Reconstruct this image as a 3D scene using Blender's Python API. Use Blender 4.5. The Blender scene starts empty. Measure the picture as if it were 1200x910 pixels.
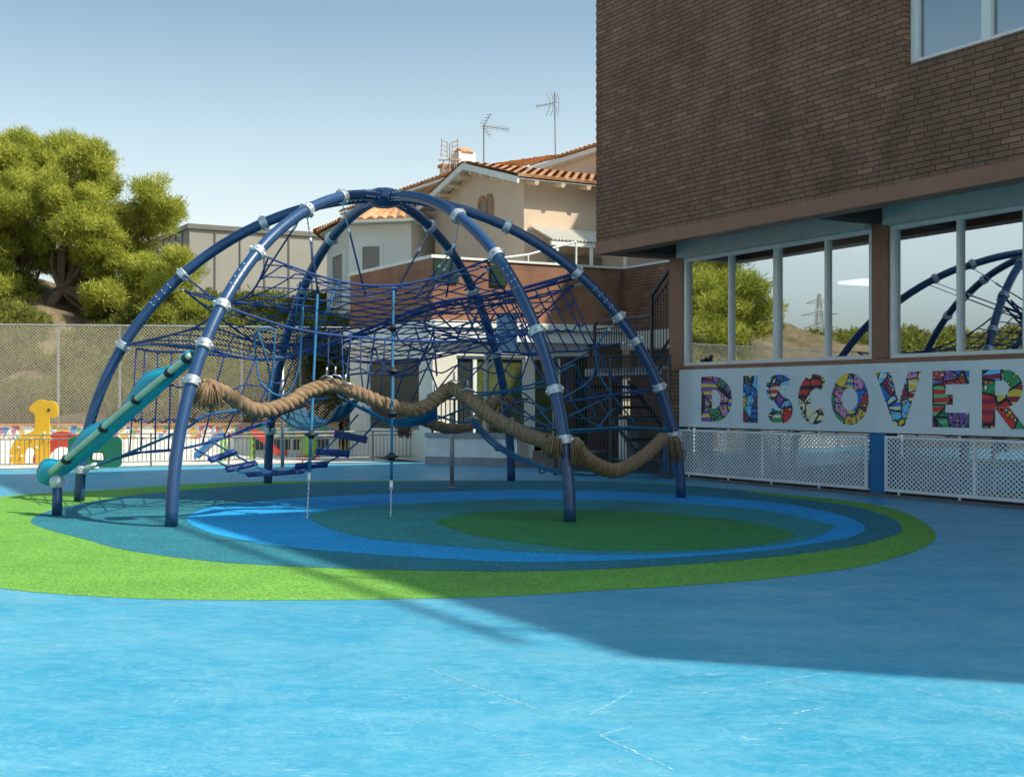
import bpy, math, random
import numpy as np
from mathutils import Vector, Matrix
random.seed(7); rng = np.random.default_rng(7)
V = Vector; R = math.radians
scene = bpy.context.scene
col = scene.collection
F = 1480.0; EYE = 1.35; HZ = 468.0          # focal length in photo pixels, eye height, horizon row

def PX(px, py, Z):                           # photo measurement -> point at distance Z
    return V(((px-600)/F*Z, Z, EYE+(HZ-py)/F*Z))
def GR(px, py):                              # photo measurement -> point on the ground
    Z = EYE*F/(py-HZ); return V(((px-600)/F*Z, Z, 0))

# ------------------------------------------------------------------ materials
MATS = {}
def nodes(name):
    m = bpy.data.materials.new(name); m.use_nodes = True
    nt = m.node_tree; b = nt.nodes['Principled BSDF']
    return m, nt, b
def rgba(c): return (c[0], c[1], c[2], 1)
def L(nt, a, b): nt.links.new(a, b)
def objco(nt, scale=(1,1,1), rot=(0,0,0)):
    t = nt.nodes.new('ShaderNodeTexCoord'); mp = nt.nodes.new('ShaderNodeMapping')
    mp.inputs['Scale'].default_value = scale; mp.inputs['Rotation'].default_value = rot
    L(nt, t.outputs['Object'], mp.inputs['Vector']); return mp.outputs['Vector']
def noise(nt, vec, scale, detail=4, rough=0.55, dist=0):
    n = nt.nodes.new('ShaderNodeTexNoise'); n.inputs['Scale'].default_value = scale
    n.inputs['Detail'].default_value = detail; n.inputs['Roughness'].default_value = rough
    n.inputs['Distortion'].default_value = dist
    L(nt, vec, n.inputs['Vector']); return n.outputs['Fac']
def ramp(nt, fac, stops, interp='LINEAR'):
    r = nt.nodes.new('ShaderNodeValToRGB'); r.color_ramp.interpolation = interp
    els = r.color_ramp.elements
    while len(els) < len(stops): els.new(0.5)
    for e, (p, c) in zip(els, stops):
        e.position = p; e.color = rgba(c) if hasattr(c, '__len__') else (c, c, c, 1)
    L(nt, fac, r.inputs['Fac']); return r.outputs['Color']
def mix(nt, fac, a, b, mode='MIX'):
    m = nt.nodes.new('ShaderNodeMix'); m.data_type = 'RGBA'; m.blend_type = mode
    for sock, v in ((m.inputs[0], fac), (m.inputs[6], a), (m.inputs[7], b)):
        if hasattr(v, 'links'): L(nt, v, sock)
        elif hasattr(v, '__len__'): sock.default_value = rgba(v)
        else: sock.default_value = v
    return m.outputs[2]
def math_(nt, op, a, b=None, c=None):
    n = nt.nodes.new('ShaderNodeMath'); n.operation = op
    for i, v in enumerate((a, b, c)):
        if v is None: continue
        if hasattr(v, 'links'): L(nt, v, n.inputs[i])
        else: n.inputs[i].default_value = v
    return n.outputs[0]
def bump(nt, b, h, strength=0.3, dist=0.02):
    n = nt.nodes.new('ShaderNodeBump'); n.inputs['Strength'].default_value = strength
    n.inputs['Distance'].default_value = dist
    L(nt, h, n.inputs['Height']); L(nt, n.outputs['Normal'], b.inputs['Normal'])
def mat(name, c, rough=0.6, var=0.12, scale=4, metal=0, coat=0, bmp=0, bscale=40, c2=None):
    """plain material with mottled colour, a little roughness variation and optional bump"""
    m, nt, b = nodes(name)
    v = objco(nt); f = noise(nt, v, scale, 6, 0.6)
    lo = tuple(x*(1-var) for x in c); hi = c2 if c2 else tuple(min(1, x*(1+var)) for x in c)
    L(nt, ramp(nt, f, [(0.3, lo), (0.7, hi)]), b.inputs['Base Color'])
    b.inputs['Metallic'].default_value = metal
    b.inputs['Coat Weight'].default_value = coat; b.inputs['Coat Roughness'].default_value = 0.15
    L(nt, ramp(nt, noise(nt, v, scale*3, 4), [(0.3, max(0, rough-0.08)), (0.7, min(1, rough+0.08))]), b.inputs['Roughness'])
    if bmp: bump(nt, b, noise(nt, v, bscale, 5, 0.65), bmp)
    MATS[name] = m; return m

M = {}
M['navy'] = mat('navy_powder_coat', (0.022, 0.066, 0.165), 0.36, 0.10, 6, coat=0.25)
M['collar'] = mat('cast_aluminium', (0.55, 0.58, 0.60), 0.42, 0.25, 25, metal=0.55)
M['bolt'] = mat('zinc_bolt', (0.75, 0.78, 0.80), 0.35, 0.1, 8, metal=0.3)
M['chain'] = mat('steel_chain', (0.45, 0.47, 0.50), 0.35, 0.3, 30, metal=0.8)
def rope_mat(name, c, sc=90):
    m, nt, b = nodes(name); v = objco(nt)
    f = noise(nt, v, 3, 4); L(nt, ramp(nt, f, [(0.3, tuple(x*0.75 for x in c)), (0.7, tuple(x*1.25 for x in c))]), b.inputs['Base Color'])
    b.inputs['Roughness'].default_value = 0.65
    w = nt.nodes.new('ShaderNodeTexWave'); w.inputs['Scale'].default_value = sc*0.4; w.bands_direction = 'DIAGONAL'
    L(nt, v, w.inputs['Vector']); bump(nt, b, w.outputs['Fac'], 0.5, 0.01); return m
M['rope'] = rope_mat('navy_braided_rope', (0.009, 0.045, 0.17))
M['rope_violet'] = rope_mat('ultramarine_braided_rope', (0.014, 0.06, 0.24))
M['rope_light'] = rope_mat('azure_braided_rope', (0.014, 0.145, 0.30))
M['plank'] = mat('blue_plank', (0.012, 0.045, 0.18), 0.5, 0.2, 12)
M['rubber_dark'] = mat('black_rubber', (0.018, 0.02, 0.024), 0.5, 0.2, 15)
M['seat_rubber'] = mat('teal_rubber_belt', (0.012, 0.07, 0.125), 0.42, 0.15, 8)
M['membrane'] = mat('sky_blue_membrane', (0.03, 0.25, 0.52), 0.4, 0.1, 8)
M['teal_slide'] = mat('teal_rubber_slide', (0.010, 0.31, 0.43), 0.4, 0.12, 6, coat=0.15)
M['pale_pole'] = mat('pale_green_rod', (0.42, 0.55, 0.42), 0.4, 0.15, 6)
def coir():
    m, nt, b = nodes('coir_rope'); v = objco(nt, (1, 1, 1))
    f = noise(nt, v, 14, 6, 0.7); g = noise(nt, v, 120, 3, 0.7)
    c = ramp(nt, f, [(0.25, (0.18, 0.105, 0.058)), (0.5, (0.33, 0.215, 0.125)), (0.78, (0.50, 0.36, 0.22))])
    L(nt, mix(nt, math_(nt, 'MULTIPLY', g, 0.5), c, (0.16, 0.08, 0.035)), b.inputs['Base Color'])
    b.inputs['Roughness'].default_value = 0.9; bump(nt, b, g, 0.8, 0.015); return m
M['coir'] = coir()
M['brown'] = mat('brown_painted_steel', (0.32, 0.135, 0.072), 0.55, 0.12, 3, bmp=0.05)
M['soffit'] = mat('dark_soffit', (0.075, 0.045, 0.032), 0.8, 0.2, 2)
M['shutter'] = mat('grey_blue_shutter_box', (0.62, 0.60, 0.54), 0.5, 0.10, 2)
M['frame'] = mat('pale_grey_window_frame', (0.88, 0.83, 0.77), 0.4, 0.06, 4)
M['blue_paint'] = mat('blue_pilaster_paint', (0.015, 0.16, 0.36), 0.6, 0.15, 5, bmp=0.1, bscale=20)
M['white_metal'] = mat('white_mesh_metal', (0.88, 0.85, 0.81), 0.45, 0.08, 3)
M['room'] = mat('classroom_wall', (0.22, 0.20, 0.18), 0.8, 0.1, 2)
M['kerb'] = mat('stone_kerb', (0.17, 0.14, 0.125), 0.8, 0.25, 6, bmp=0.2)
M['cream'] = mat('cream_render', (0.74, 0.68, 0.57), 0.85, 0.10, 1.2, bmp=0.15, bscale=30)
M['white_render'] = mat('white_render', (0.82, 0.79, 0.73), 0.85, 0.06, 1.5, bmp=0.12, bscale=30)
M['peach'] = mat('peach_render', (0.68, 0.52, 0.385), 0.85, 0.08, 1.0, bmp=0.12, bscale=30)
M['white_trim'] = mat('white_trim', (0.77, 0.77, 0.72), 0.6, 0.08, 3)
M['shutter_grey'] = mat('grey_roller_shutter', (0.26, 0.24, 0.20), 0.6, 0.1, 4)
M['dark_green'] = mat('dark_green_panel', (0.006, 0.030, 0.018), 0.5, 0.2, 5)
M['dark_metal'] = mat('dark_grey_metal', (0.055, 0.06, 0.068), 0.4, 0.2, 8, metal=0.4)
M['galv'] = mat('galvanised_steel', (0.36, 0.36, 0.34), 0.45, 0.2, 10, metal=0.5)
M['rail_brown'] = mat('bronze_railing', (0.17, 0.145, 0.125), 0.45, 0.2, 8, metal=0.3)
M['wire'] = mat('chain_link_wire', (0.30, 0.265, 0.21), 0.5, 0.25, 8, metal=0.3)
M['yellow'] = mat('yellow_board', (0.78, 0.42, 0.015), 0.45, 0.06, 4)
M['red'] = mat('red_board', (0.62, 0.06, 0.035), 0.45, 0.1, 4)
M['green_board'] = mat('green_board', (0.012, 0.15, 0.07), 0.5, 0.1, 4)
M['toy_blue'] = mat('blue_toy_plastic', (0.03, 0.20, 0.50), 0.4, 0.1, 4)
M['toy_green'] = mat('lime_toy_plastic', (0.20, 0.45, 0.04), 0.4, 0.1, 4)
M['stucco_grey'] = mat('concrete_base', (0.28, 0.28, 0.28), 0.85, 0.25, 4, bmp=0.3)
M['plinth_white'] = mat('weathered_white_paint', (0.74, 0.71, 0.64), 0.8, 0.15, 4, c2=(0.84, 0.81, 0.75), bmp=0.2)
M['bark'] = mat('pine_bark', (0.13, 0.085, 0.055), 0.9, 0.4, 6, bmp=0.6, bscale=12)
M['clad'] = mat('grey_zinc_cladding', (0.25, 0.235, 0.205), 0.6, 0.08, 0.6)
M['clad_trim'] = mat('grey_zinc_trim', (0.13, 0.125, 0.115), 0.5, 0.08, 0.6)
M['lightblue_board'] = mat('light_blue_backboard', (0.28, 0.48, 0.62), 0.5, 0.06, 3)
M['brown_door'] = mat('brown_door', (0.12, 0.062, 0.028), 0.5, 0.2, 4)
M['orange_trim'] = mat('terracotta_coping', (0.42, 0.22, 0.12), 0.8, 0.2, 8)
M['antenna'] = mat('antenna_metal', (0.20, 0.19, 0.18), 0.5, 0.2, 9, metal=0.3)
M['antenna_old'] = mat('rusty_antenna', (0.42, 0.30, 0.22), 0.6, 0.2, 9)
M['dark_brown'] = mat('dark_brown_wall', (0.15, 0.085, 0.055), 0.8, 0.2, 2)
M['concrete'] = mat('pale_concrete_yard', (0.55, 0.52, 0.47), 0.85, 0.12, 1.5, bmp=0.1)
M['tank'] = mat('corrugated_white_sheet', (0.58, 0.55, 0.48), 0.5, 0.1, 5)

def brick_mat(name, c1, c2, mortar, axes='xz', bw=0.24, bh=0.079, msize=0.012, bumpy=0.7, streak=0.35, odd=1.0):
    m, nt, b = nodes(name)
    t = nt.nodes.new('ShaderNodeTexCoord'); s = nt.nodes.new('ShaderNodeSeparateXYZ'); cb = nt.nodes.new('ShaderNodeCombineXYZ')
    L(nt, t.outputs['Object'], s.inputs[0])
    h = s.outputs['X']
    if axes == 'yz': h = s.outputs['Y']
    if axes == 'both': h = math_(nt, 'ADD', s.outputs['X'], s.outputs['Y'])
    row = math_(nt, 'FLOOR', math_(nt, 'DIVIDE', s.outputs['Z'], bh))
    rw = nt.nodes.new('ShaderNodeTexWhiteNoise'); rw.noise_dimensions = '1D'; L(nt, row, rw.inputs['W'])
    h = math_(nt, 'ADD', h, math_(nt, 'MULTIPLY', rw.outputs['Value'], bw*0.45))   # every course starts a little off the last
    L(nt, h, cb.inputs[0]); L(nt, s.outputs['Z'], cb.inputs[1])
    br = nt.nodes.new('ShaderNodeTexBrick'); L(nt, cb.outputs[0], br.inputs['Vector'])
    br.inputs['Scale'].default_value = 1; br.inputs['Brick Width'].default_value = bw; br.inputs['Row Height'].default_value = bh
    br.inputs['Mortar Size'].default_value = msize; br.inputs['Mortar Smooth'].default_value = 0.35; br.inputs['Bias'].default_value = -0.1
    br.inputs['Color1'].default_value = rgba(c1); br.inputs['Color2'].default_value = rgba(c2); br.inputs['Mortar'].default_value = rgba(mortar)
    # a second lookup, per brick, picks out the odd pale or dark brick
    fl = nt.nodes.new('ShaderNodeTexWhiteNoise'); fl.noise_dimensions = '2D'
    off = math_(nt, 'MULTIPLY', math_(nt, 'SUBTRACT', 1.0, math_(nt, 'MODULO', row, 2)), 0.5)
    cb2 = nt.nodes.new('ShaderNodeCombineXYZ')
    L(nt, math_(nt, 'FLOOR', math_(nt, 'ADD', math_(nt, 'DIVIDE', h, bw), off)), cb2.inputs[0]); L(nt, row, cb2.inputs[1])
    L(nt, cb2.outputs[0], fl.inputs['Vector'])
    tone = ramp(nt, fl.outputs['Value'], [(0.0, 1-.38*odd), (0.5, 1-.05*odd), (0.9, 1+.15*odd), (0.97, 1+.5*odd), (1.0, 1+.9*odd)])
    c = mix(nt, 1.0, br.outputs['Color'], tone, 'MULTIPLY')
    v = objco(nt, (0.7, 0.7, 0.35))
    w = ramp(nt, noise(nt, v, 1.6, 6, 0.65), [(0.3, 1-streak), (0.7, 1+streak*0.6)])
    c = mix(nt, 1.0, c, w, 'MULTIPLY')
    L(nt, c, b.inputs['Base Color']); b.inputs['Roughness'].default_value = 0.82
    fine = noise(nt, t.outputs['Object'], 60, 4)
    hgt = math_(nt, 'ADD', math_(nt, 'SUBTRACT', 1.0, br.outputs['Fac']), math_(nt, 'MULTIPLY', fine, 0.35))
    bump(nt, b, hgt, bumpy, 0.012); return m
M['brick'] = brick_mat('dark_brown_brick', (0.32, 0.150, 0.078), (0.285, 0.134, 0.072), (0.085, 0.042, 0.025), 'both', 0.28, 0.0705, 0.008, odd=0.42)
M['terracotta'] = brick_mat('terracotta_wall', (0.30, 0.142, 0.082), (0.25, 0.112, 0.066), (0.30, 0.15, 0.09), 'both', 1.15, 0.42, 0.012, 0.25, 0.35, 0.12)
M['red_brick'] = brick_mat('far_pink_brick', (0.42, 0.26, 0.17), (0.36, 0.21, 0.14), (0.40, 0.28, 0.2), 'both', 0.3, 0.09, 0.008, 0.2, 0.2)

def tile_mat():
    m, nt, b = nodes('clay_roof_tiles'); v = objco(nt)
    f = noise(nt, v, 3.5, 3); vo = nt.nodes.new('ShaderNodeTexVoronoi'); vo.inputs['Scale'].default_value = 4.0
    L(nt, v, vo.inputs['Vector']); s = nt.nodes.new('ShaderNodeSeparateColor'); L(nt, vo.outputs['Color'], s.inputs[0])
    c = ramp(nt, s.outputs[0], [(0, (0.42, 0.17, 0.065)), (0.45, (0.56, 0.25, 0.10)), (0.8, (0.62, 0.32, 0.15)), (1, (0.60, 0.40, 0.24))])
    L(nt, mix(nt, math_(nt, 'MULTIPLY', f, 0.4), c, (0.24, 0.14, 0.08)), b.inputs['Base Color'])
    b.inputs['Roughness'].default_value = 0.85; bump(nt, b, noise(nt, v, 40, 4), 0.3); return m
M['tile'] = tile_mat()

def tilt_pane(mb, a, c, q, z0, z1, th=.007, t=.027):
    m_ = (a+c)/2; d = (c-a)/2*t; mb.prism([(a, q+d, z0), (c, q-d, z0), (c, q-d, z1), (a, q+d, z1)], (0, th, 0))
def glass_mat(name, tint, refl=0.5):
    m = bpy.data.materials.new(name); m.use_nodes = True; nt = m.node_tree; nt.nodes.clear()
    o = nt.nodes.new('ShaderNodeOutputMaterial'); g = nt.nodes.new('ShaderNodeBsdfGlossy'); t = nt.nodes.new('ShaderNodeBsdfTransparent')
    x = nt.nodes.new('ShaderNodeMixShader'); g.inputs['Roughness'].default_value = 0.008; g.inputs['Color'].default_value = (0.93, 0.97, 1, 1)
    t.inputs['Color'].default_value = rgba(tint); x.inputs[0].default_value = refl
    v = objco(nt); n = nt.nodes.new('ShaderNodeBump'); n.inputs['Strength'].default_value = 0.02; n.inputs['Distance'].default_value = 0.02
    L(nt, noise(nt, v, 0.9, 2), n.inputs['Height']); L(nt, n.outputs[0], g.inputs['Normal'])
    L(nt, t.outputs[0], x.inputs[1]); L(nt, g.outputs[0], x.inputs[2]); L(nt, x.outputs[0], o.inputs[0]); return m
M['glass'] = glass_mat('reflective_window_glass', (0.55, 0.6, 0.62), 0.56)
M['glass_up'] = glass_mat('upper_window_glass', (0.3, 0.33, 0.36), 0.36)
M['glass_dark'] = mat('dark_window_glass', (0.035, 0.045, 0.045), 0.10, 0.1, 2)
M['glass_green_refl'] = mat('green_reflection_glass', (0.085, 0.10, 0.04), 0.08, 0.5, 6, coat=0.7)  # greenish reflection is put into the base colour of the glass

def court_mat():
    m, nt, b = nodes('blue_court_paint'); v = objco(nt); vs = objco(nt, (0.8, 1.25, 1), (0, 0, 0.5))
    base = ramp(nt, noise(nt, v, 0.35, 5, 0.6), [(0.3, (0.018, 0.250, 0.405)), (0.7, (0.034, 0.295, 0.455))])
    wear = ramp(nt, noise(nt, vs, 0.7, 12, 0.82, 0.3), [(0.44, 0), (0.66, 0.75)])
    c = mix(nt, wear, base, (0.155, 0.40, 0.52))
    fine = ramp(nt, noise(nt, vs, 11, 9, 0.85, 0.3), [(0.47, 0), (0.66, 0.6)])
    c = mix(nt, fine, c, (0.185, 0.44, 0.54))
    grain = ramp(nt, noise(nt, objco(nt, (0.8, 1.3, 1), (0, 0, -0.4)), 48, 7, 0.85), [(0.50, 0), (0.60, 0.75)])
    gmask = ramp(nt, noise(nt, vs, 1.7, 7, 0.75, 0.5), [(0.42, 0.04), (0.62, 0.8)])
    c = mix(nt, math_(nt, 'MULTIPLY', grain, gmask), c, (0.30, 0.52, 0.60))
    dgr = ramp(nt, noise(nt, objco(nt, (1, 1.2, 1), (0, 0, 0.9)), 33, 8, 0.85), [(0.36, 0.45), (0.46, 0)])
    c = mix(nt, dgr, c, (0.012, 0.185, 0.345))
    specks = ramp(nt, noise(nt, v, 26, 5, 0.8), [(0.66, 0), (0.70, 0.5)])
    patch = ramp(nt, noise(nt, v, 0.9, 5, 0.6), [(0.5, 0), (0.62, 1)])
    c = mix(nt, math_(nt, 'MULTIPLY', specks, patch), c, (0.36, 0.52, 0.60))
    dark = ramp(nt, noise(nt, vs, 1.3, 9, 0.75, 0.8), [(0.30, 0.42), (0.40, 0)])
    c = mix(nt, dark, c, (0.014, 0.17, 0.31))
    sc = nt.nodes.new('ShaderNodeTexNoise'); sc.inputs['Scale'].default_value = 1.6; sc.inputs['Detail'].default_value = 3
    L(nt, objco(nt, (0.35, 3.0, 1), (0, 0, 0.55)), sc.inputs['Vector'])
    ln_ = math_(nt, 'LESS_THAN', math_(nt, 'ABSOLUTE', math_(nt, 'SUBTRACT', sc.outputs['Fac'], 0.53)), 0.0035)
    lnm = math_(nt, 'MULTIPLY', ln_, ramp(nt, noise(nt, v, 2.2, 6, 0.8), [(0.50, 0), (0.58, 0.55)]))
    c = mix(nt, lnm, c, (0.32, 0.52, 0.60))
    # hairline cracks
    vo = nt.nodes.new('ShaderNodeTexVoronoi'); vo.feature = 'DISTANCE_TO_EDGE'; vo.inputs['Scale'].default_value = 0.16
    n2 = nt.nodes.new('ShaderNodeTexNoise'); n2.inputs['Scale'].default_value = 1.2; n2.inputs['Detail'].default_value = 6
    L(nt, v, n2.inputs['Vector']); L(nt, mix(nt, 0.12, v, n2.outputs['Color'], 'ADD'), vo.inputs['Vector'])
    cr = ramp(nt, vo.outputs['Distance'], [(0.0, 0.5), (0.0022, 0)])
    crp = ramp(nt, noise(nt, v, 0.5, 2), [(0.5, 0), (0.58, 1)])
    c = mix(nt, math_(nt, 'MULTIPLY', cr, crp), c, (0.05, 0.2, 0.32))
    L(nt, c, b.inputs['Base Color'])
    L(nt, ramp(nt, noise(nt, vs, 2.5, 6, 0.7), [(0.3, 0.30), (0.7, 0.52)]), b.inputs['Roughness'])
    b.inputs['Specular IOR Level'].default_value = 0.32
    bump(nt, b, noise(nt, v, 70, 6, 0.75), 0.12, 0.004); return m
M['court'] = court_mat()
def rubber_mat(name, c):
    m, nt, b = nodes(name); v = objco(nt)
    vo = nt.nodes.new('ShaderNodeTexVoronoi'); vo.inputs['Scale'].default_value = 75; L(nt, v, vo.inputs['Vector'])
    s = nt.nodes.new('ShaderNodeSeparateColor'); L(nt, vo.outputs['Color'], s.inputs[0])
    g = ramp(nt, s.outputs[0], [(0, 0.58), (0.5, 1.0), (1, 1.42)])
    d = ramp(nt, noise(nt, v, 0.9, 6, 0.7), [(0.3, 0.84), (0.7, 1.12)])
    cc = mix(nt, 1, mix(nt, 1, c, g, 'MULTIPLY'), d, 'MULTIPLY')
    dust = ramp(nt, noise(nt, objco(nt, (1, 2, 1)), 2.2, 8, 0.75), [(0.5, 0), (0.75, 0.16)])
    L(nt, mix(nt, dust, cc, tuple(min(1, x*1.5+0.05) for x in c)), b.inputs['Base Color'])
    b.inputs['Roughness'].default_value = 0.85; b.inputs['Specular IOR Level'].default_value = 0.3
    bump(nt, b, vo.outputs['Distance'], 0.6, 0.006); return m
M['r_green'] = rubber_mat('lime_rubber', (0.135, 0.315, 0.046))
M['r_navy'] = rubber_mat('petrol_rubber', (0.022, 0.16, 0.205))
M['r_blue'] = rubber_mat('azure_rubber', (0.012, 0.29, 0.60))
M['r_teal'] = rubber_mat('teal_rubber', (0.032, 0.22, 0.225))
M['r_green2'] = rubber_mat('leaf_green_rubber', (0.042, 0.20, 0.055))
M['chalk'] = mat('chalk_scratch', (0.33, 0.54, 0.62), 0.9, 0.4, 30)

def earth_mat():
    m, nt, b = nodes('dry_earth_bank'); v = objco(nt)
    c = ramp(nt, noise(nt, v, 0.8, 10, 0.75), [(0.3, (0.13, 0.085, 0.046)), (0.5, (0.28, 0.195, 0.11)), (0.7, (0.44, 0.33, 0.20))])
    c = mix(nt, ramp(nt, noise(nt, v, 1.7, 7, 0.7), [(0.5, 0), (0.62, 0.8)]), c, (0.14, 0.13, 0.045))
    L(nt, c, b.inputs['Base Color']); b.inputs['Roughness'].default_value = 0.95
    bump(nt, b, noise(nt, v, 3.5, 9, 0.75), 1.0, 0.25); return m
M['earth'] = earth_mat()
def leaf_mat(name, a, bcol, c, trans=0.35):
    m = bpy.data.materials.new(name); m.use_nodes = True; nt = m.node_tree; nt.nodes.clear()
    o = nt.nodes.new('ShaderNodeOutputMaterial'); d = nt.nodes.new('ShaderNodeBsdfDiffuse'); t = nt.nodes.new('ShaderNodeBsdfTranslucent'); x = nt.nodes.new('ShaderNodeMixShader')
    v = objco(nt); f = noise(nt, v, 1.1, 5, 0.6); g = noise(nt, v, 9, 3)
    cc = ramp(nt, math_(nt, 'ADD', math_(nt, 'MULTIPLY', f, 0.6), math_(nt, 'MULTIPLY', g, 0.4)), [(0.35, a), (0.5, bcol), (0.65, c)])
    L(nt, cc, d.inputs[0]); L(nt, cc, t.inputs[0]); x.inputs[0].default_value = trans
    L(nt, d.outputs[0], x.inputs[1]); L(nt, t.outputs[0], x.inputs[2]); L(nt, x.outputs[0], o.inputs[0]); return m
M['needle'] = leaf_mat('pine_needles', (0.21, 0.255, 0.042), (0.41, 0.42, 0.07), (0.63, 0.59, 0.14), 0.42)
M['scrub'] = leaf_mat('scrub_leaves', (0.10, 0.125, 0.03), (0.18, 0.19, 0.04), (0.28, 0.26, 0.07))
M['dkscrub'] = leaf_mat('dark_hedge_leaves', (0.03, 0.045, 0.016), (0.05, 0.065, 0.02), (0.08, 0.085, 0.025))

def mosaic_mat(name, bg, dens=0.55, sc=3.4):
    m, nt, b = nodes(name)
    t = nt.nodes.new('ShaderNodeTexCoord'); mp = nt.nodes.new('ShaderNodeMapping'); L(nt, t.outputs['Object'], mp.inputs[0])
    mp.inputs['Scale'].default_value = (1, 0.05, 1)
    n = nt.nodes.new('ShaderNodeTexNoise'); n.inputs['Scale'].default_value = 5; L(nt, mp.outputs[0], n.inputs['Vector'])
    vv = mix(nt, 0.18, mp.outputs[0], n.outputs['Color'], 'ADD')
    vo = nt.nodes.new('ShaderNodeTexVoronoi'); vo.inputs['Scale'].default_value = sc; L(nt, vv, vo.inputs['Vector'])
    s = nt.nodes.new('ShaderNodeSeparateColor'); L(nt, vo.outputs['Color'], s.inputs[0])
    pal = ramp(nt, s.outputs[0], [(0, (0.55, 0.06, 0.03)), (0.2, (0.65, 0.33, 0.03)), (0.4, (0.07, 0.30, 0.10)), (0.55, (0.05, 0.22, 0.5)), (0.7, (0.55, 0.42, 0.08)), (0.85, (0.42, 0.12, 0.25))], 'CONSTANT')
    inside = math_(nt, 'LESS_THAN', vo.outputs['Distance'], math_(nt, 'MULTIPLY', s.outputs[1], dens))
    vo2 = nt.nodes.new('ShaderNodeTexVoronoi'); vo2.feature = 'DISTANCE_TO_EDGE'; vo2.inputs['Scale'].default_value = 22; L(nt, mp.outputs[0], vo2.inputs['Vector'])
    grout = math_(nt, 'LESS_THAN', vo2.outputs['Distance'], 0.06)
    c = mix(nt, inside, bg, pal); c = mix(nt, math_(nt, 'MULTIPLY', grout, 0.6), c, (0.45, 0.42, 0.37))
    L(nt, c, b.inputs['Base Color']); b.inputs['Roughness'].default_value = 0.5; return m
M['mosaic'] = mosaic_mat('white_tile_mosaic', (0.78, 0.74, 0.66), 0.85, 6.2)
M['mosaic_blue'] = mosaic_mat('blue_tile_mosaic', (0.16, 0.30, 0.44), 0.8, 5.0)
def sign_mat():
    m, nt, b = nodes('pale_blue_painted_concrete'); v = objco(nt)
    c = ramp(nt, noise(nt, v, 1.4, 7, 0.65), [(0.3, (0.82, 0.82, 0.78)), (0.7, (0.92, 0.89, 0.84))])
    blot = ramp(nt, noise(nt, objco(nt, (1, 1, 0.6)), 0.8, 3), [(0.52, 0), (0.56, 0.35)])
    c = mix(nt, blot, c, (0.64, 0.75, 0.76)); L(nt, c, b.inputs['Base Color']); b.inputs['Roughness'].default_value = 0.75
    bump(nt, b, noise(nt, v, 25, 6, 0.7), 0.25, 0.01); return m
M['sign'] = sign_mat()
def letter_mat(i, palette, accents, sc=9.0, stripe=None):
    m, nt, b = nodes('letter_paint'); t = nt.nodes.new('ShaderNodeTexCoord'); mp = nt.nodes.new('ShaderNodeMapping')
    L(nt, t.outputs['Object'], mp.inputs[0]); mp.inputs['Location'].default_value = (i*3.7, 0, i*1.3); mp.inputs['Scale'].default_value = (1, 0, 1)
    v = mp.outputs[0]
    vo = nt.nodes.new('ShaderNodeTexVoronoi'); vo.inputs['Scale'].default_value = sc*0.55; L(nt, v, vo.inputs['Vector'])
    s = nt.nodes.new('ShaderNodeSeparateColor'); L(nt, vo.outputs['Color'], s.inputs[0])
    k = len(palette); base = ramp(nt, s.outputs[0], [(j/k, c) for j, c in enumerate(palette)], 'CONSTANT')
    e = nt.nodes.new('ShaderNodeTexVoronoi'); e.feature = 'DISTANCE_TO_EDGE'; e.inputs['Scale'].default_value = sc*0.55; L(nt, v, e.inputs['Vector'])
    # small shapes inside the patches
    v2 = nt.nodes.new('ShaderNodeTexVoronoi'); v2.inputs['Scale'].default_value = sc*2.1; L(nt, v, v2.inputs['Vector'])
    s2 = nt.nodes.new('ShaderNodeSeparateColor'); L(nt, v2.outputs['Color'], s2.inputs[0])
    ka = len(accents); acc = ramp(nt, s2.outputs[0], [(j/ka, c) for j, c in enumerate(accents)], 'CONSTANT')
    dots = math_(nt, 'MULTIPLY', math_(nt, 'LESS_THAN', v2.outputs['Distance'], 0.36), math_(nt, 'GREATER_THAN', s.outputs[1], 0.45))
    ringm = math_(nt, 'MULTIPLY', math_(nt, 'LESS_THAN', math_(nt, 'ABSOLUTE', math_(nt, 'SUBTRACT', v2.outputs['Distance'], 0.38)), 0.07), math_(nt, 'GREATER_THAN', s.outputs[1], 0.45))
    w = nt.nodes.new('ShaderNodeTexWave'); w.wave_type = 'RINGS'; w.inputs['Scale'].default_value = sc*0.35; w.inputs['Distortion'].default_value = 2.5; L(nt, v, w.inputs['Vector'])
    st = math_(nt, 'MULTIPLY', math_(nt, 'GREATER_THAN', w.outputs['Fac'], 0.62), math_(nt, 'LESS_THAN', s.outputs[1], 0.45))
    c = mix(nt, dots, base, acc); c = mix(nt, ringm, c, (0.012, 0.012, 0.02)); c = mix(nt, st, c, stripe or accents[0])
    line = math_(nt, 'LESS_THAN', e.outputs['Distance'], 0.045)
    c = mix(nt, line, c, (0.012, 0.012, 0.02))
    c = mix(nt, 1.0, c, (1.75, 1.7, 1.6), 'MULTIPLY')
    L(nt, c, b.inputs['Base Color']); b.inputs['Roughness'].default_value = 0.6; return m

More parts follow.
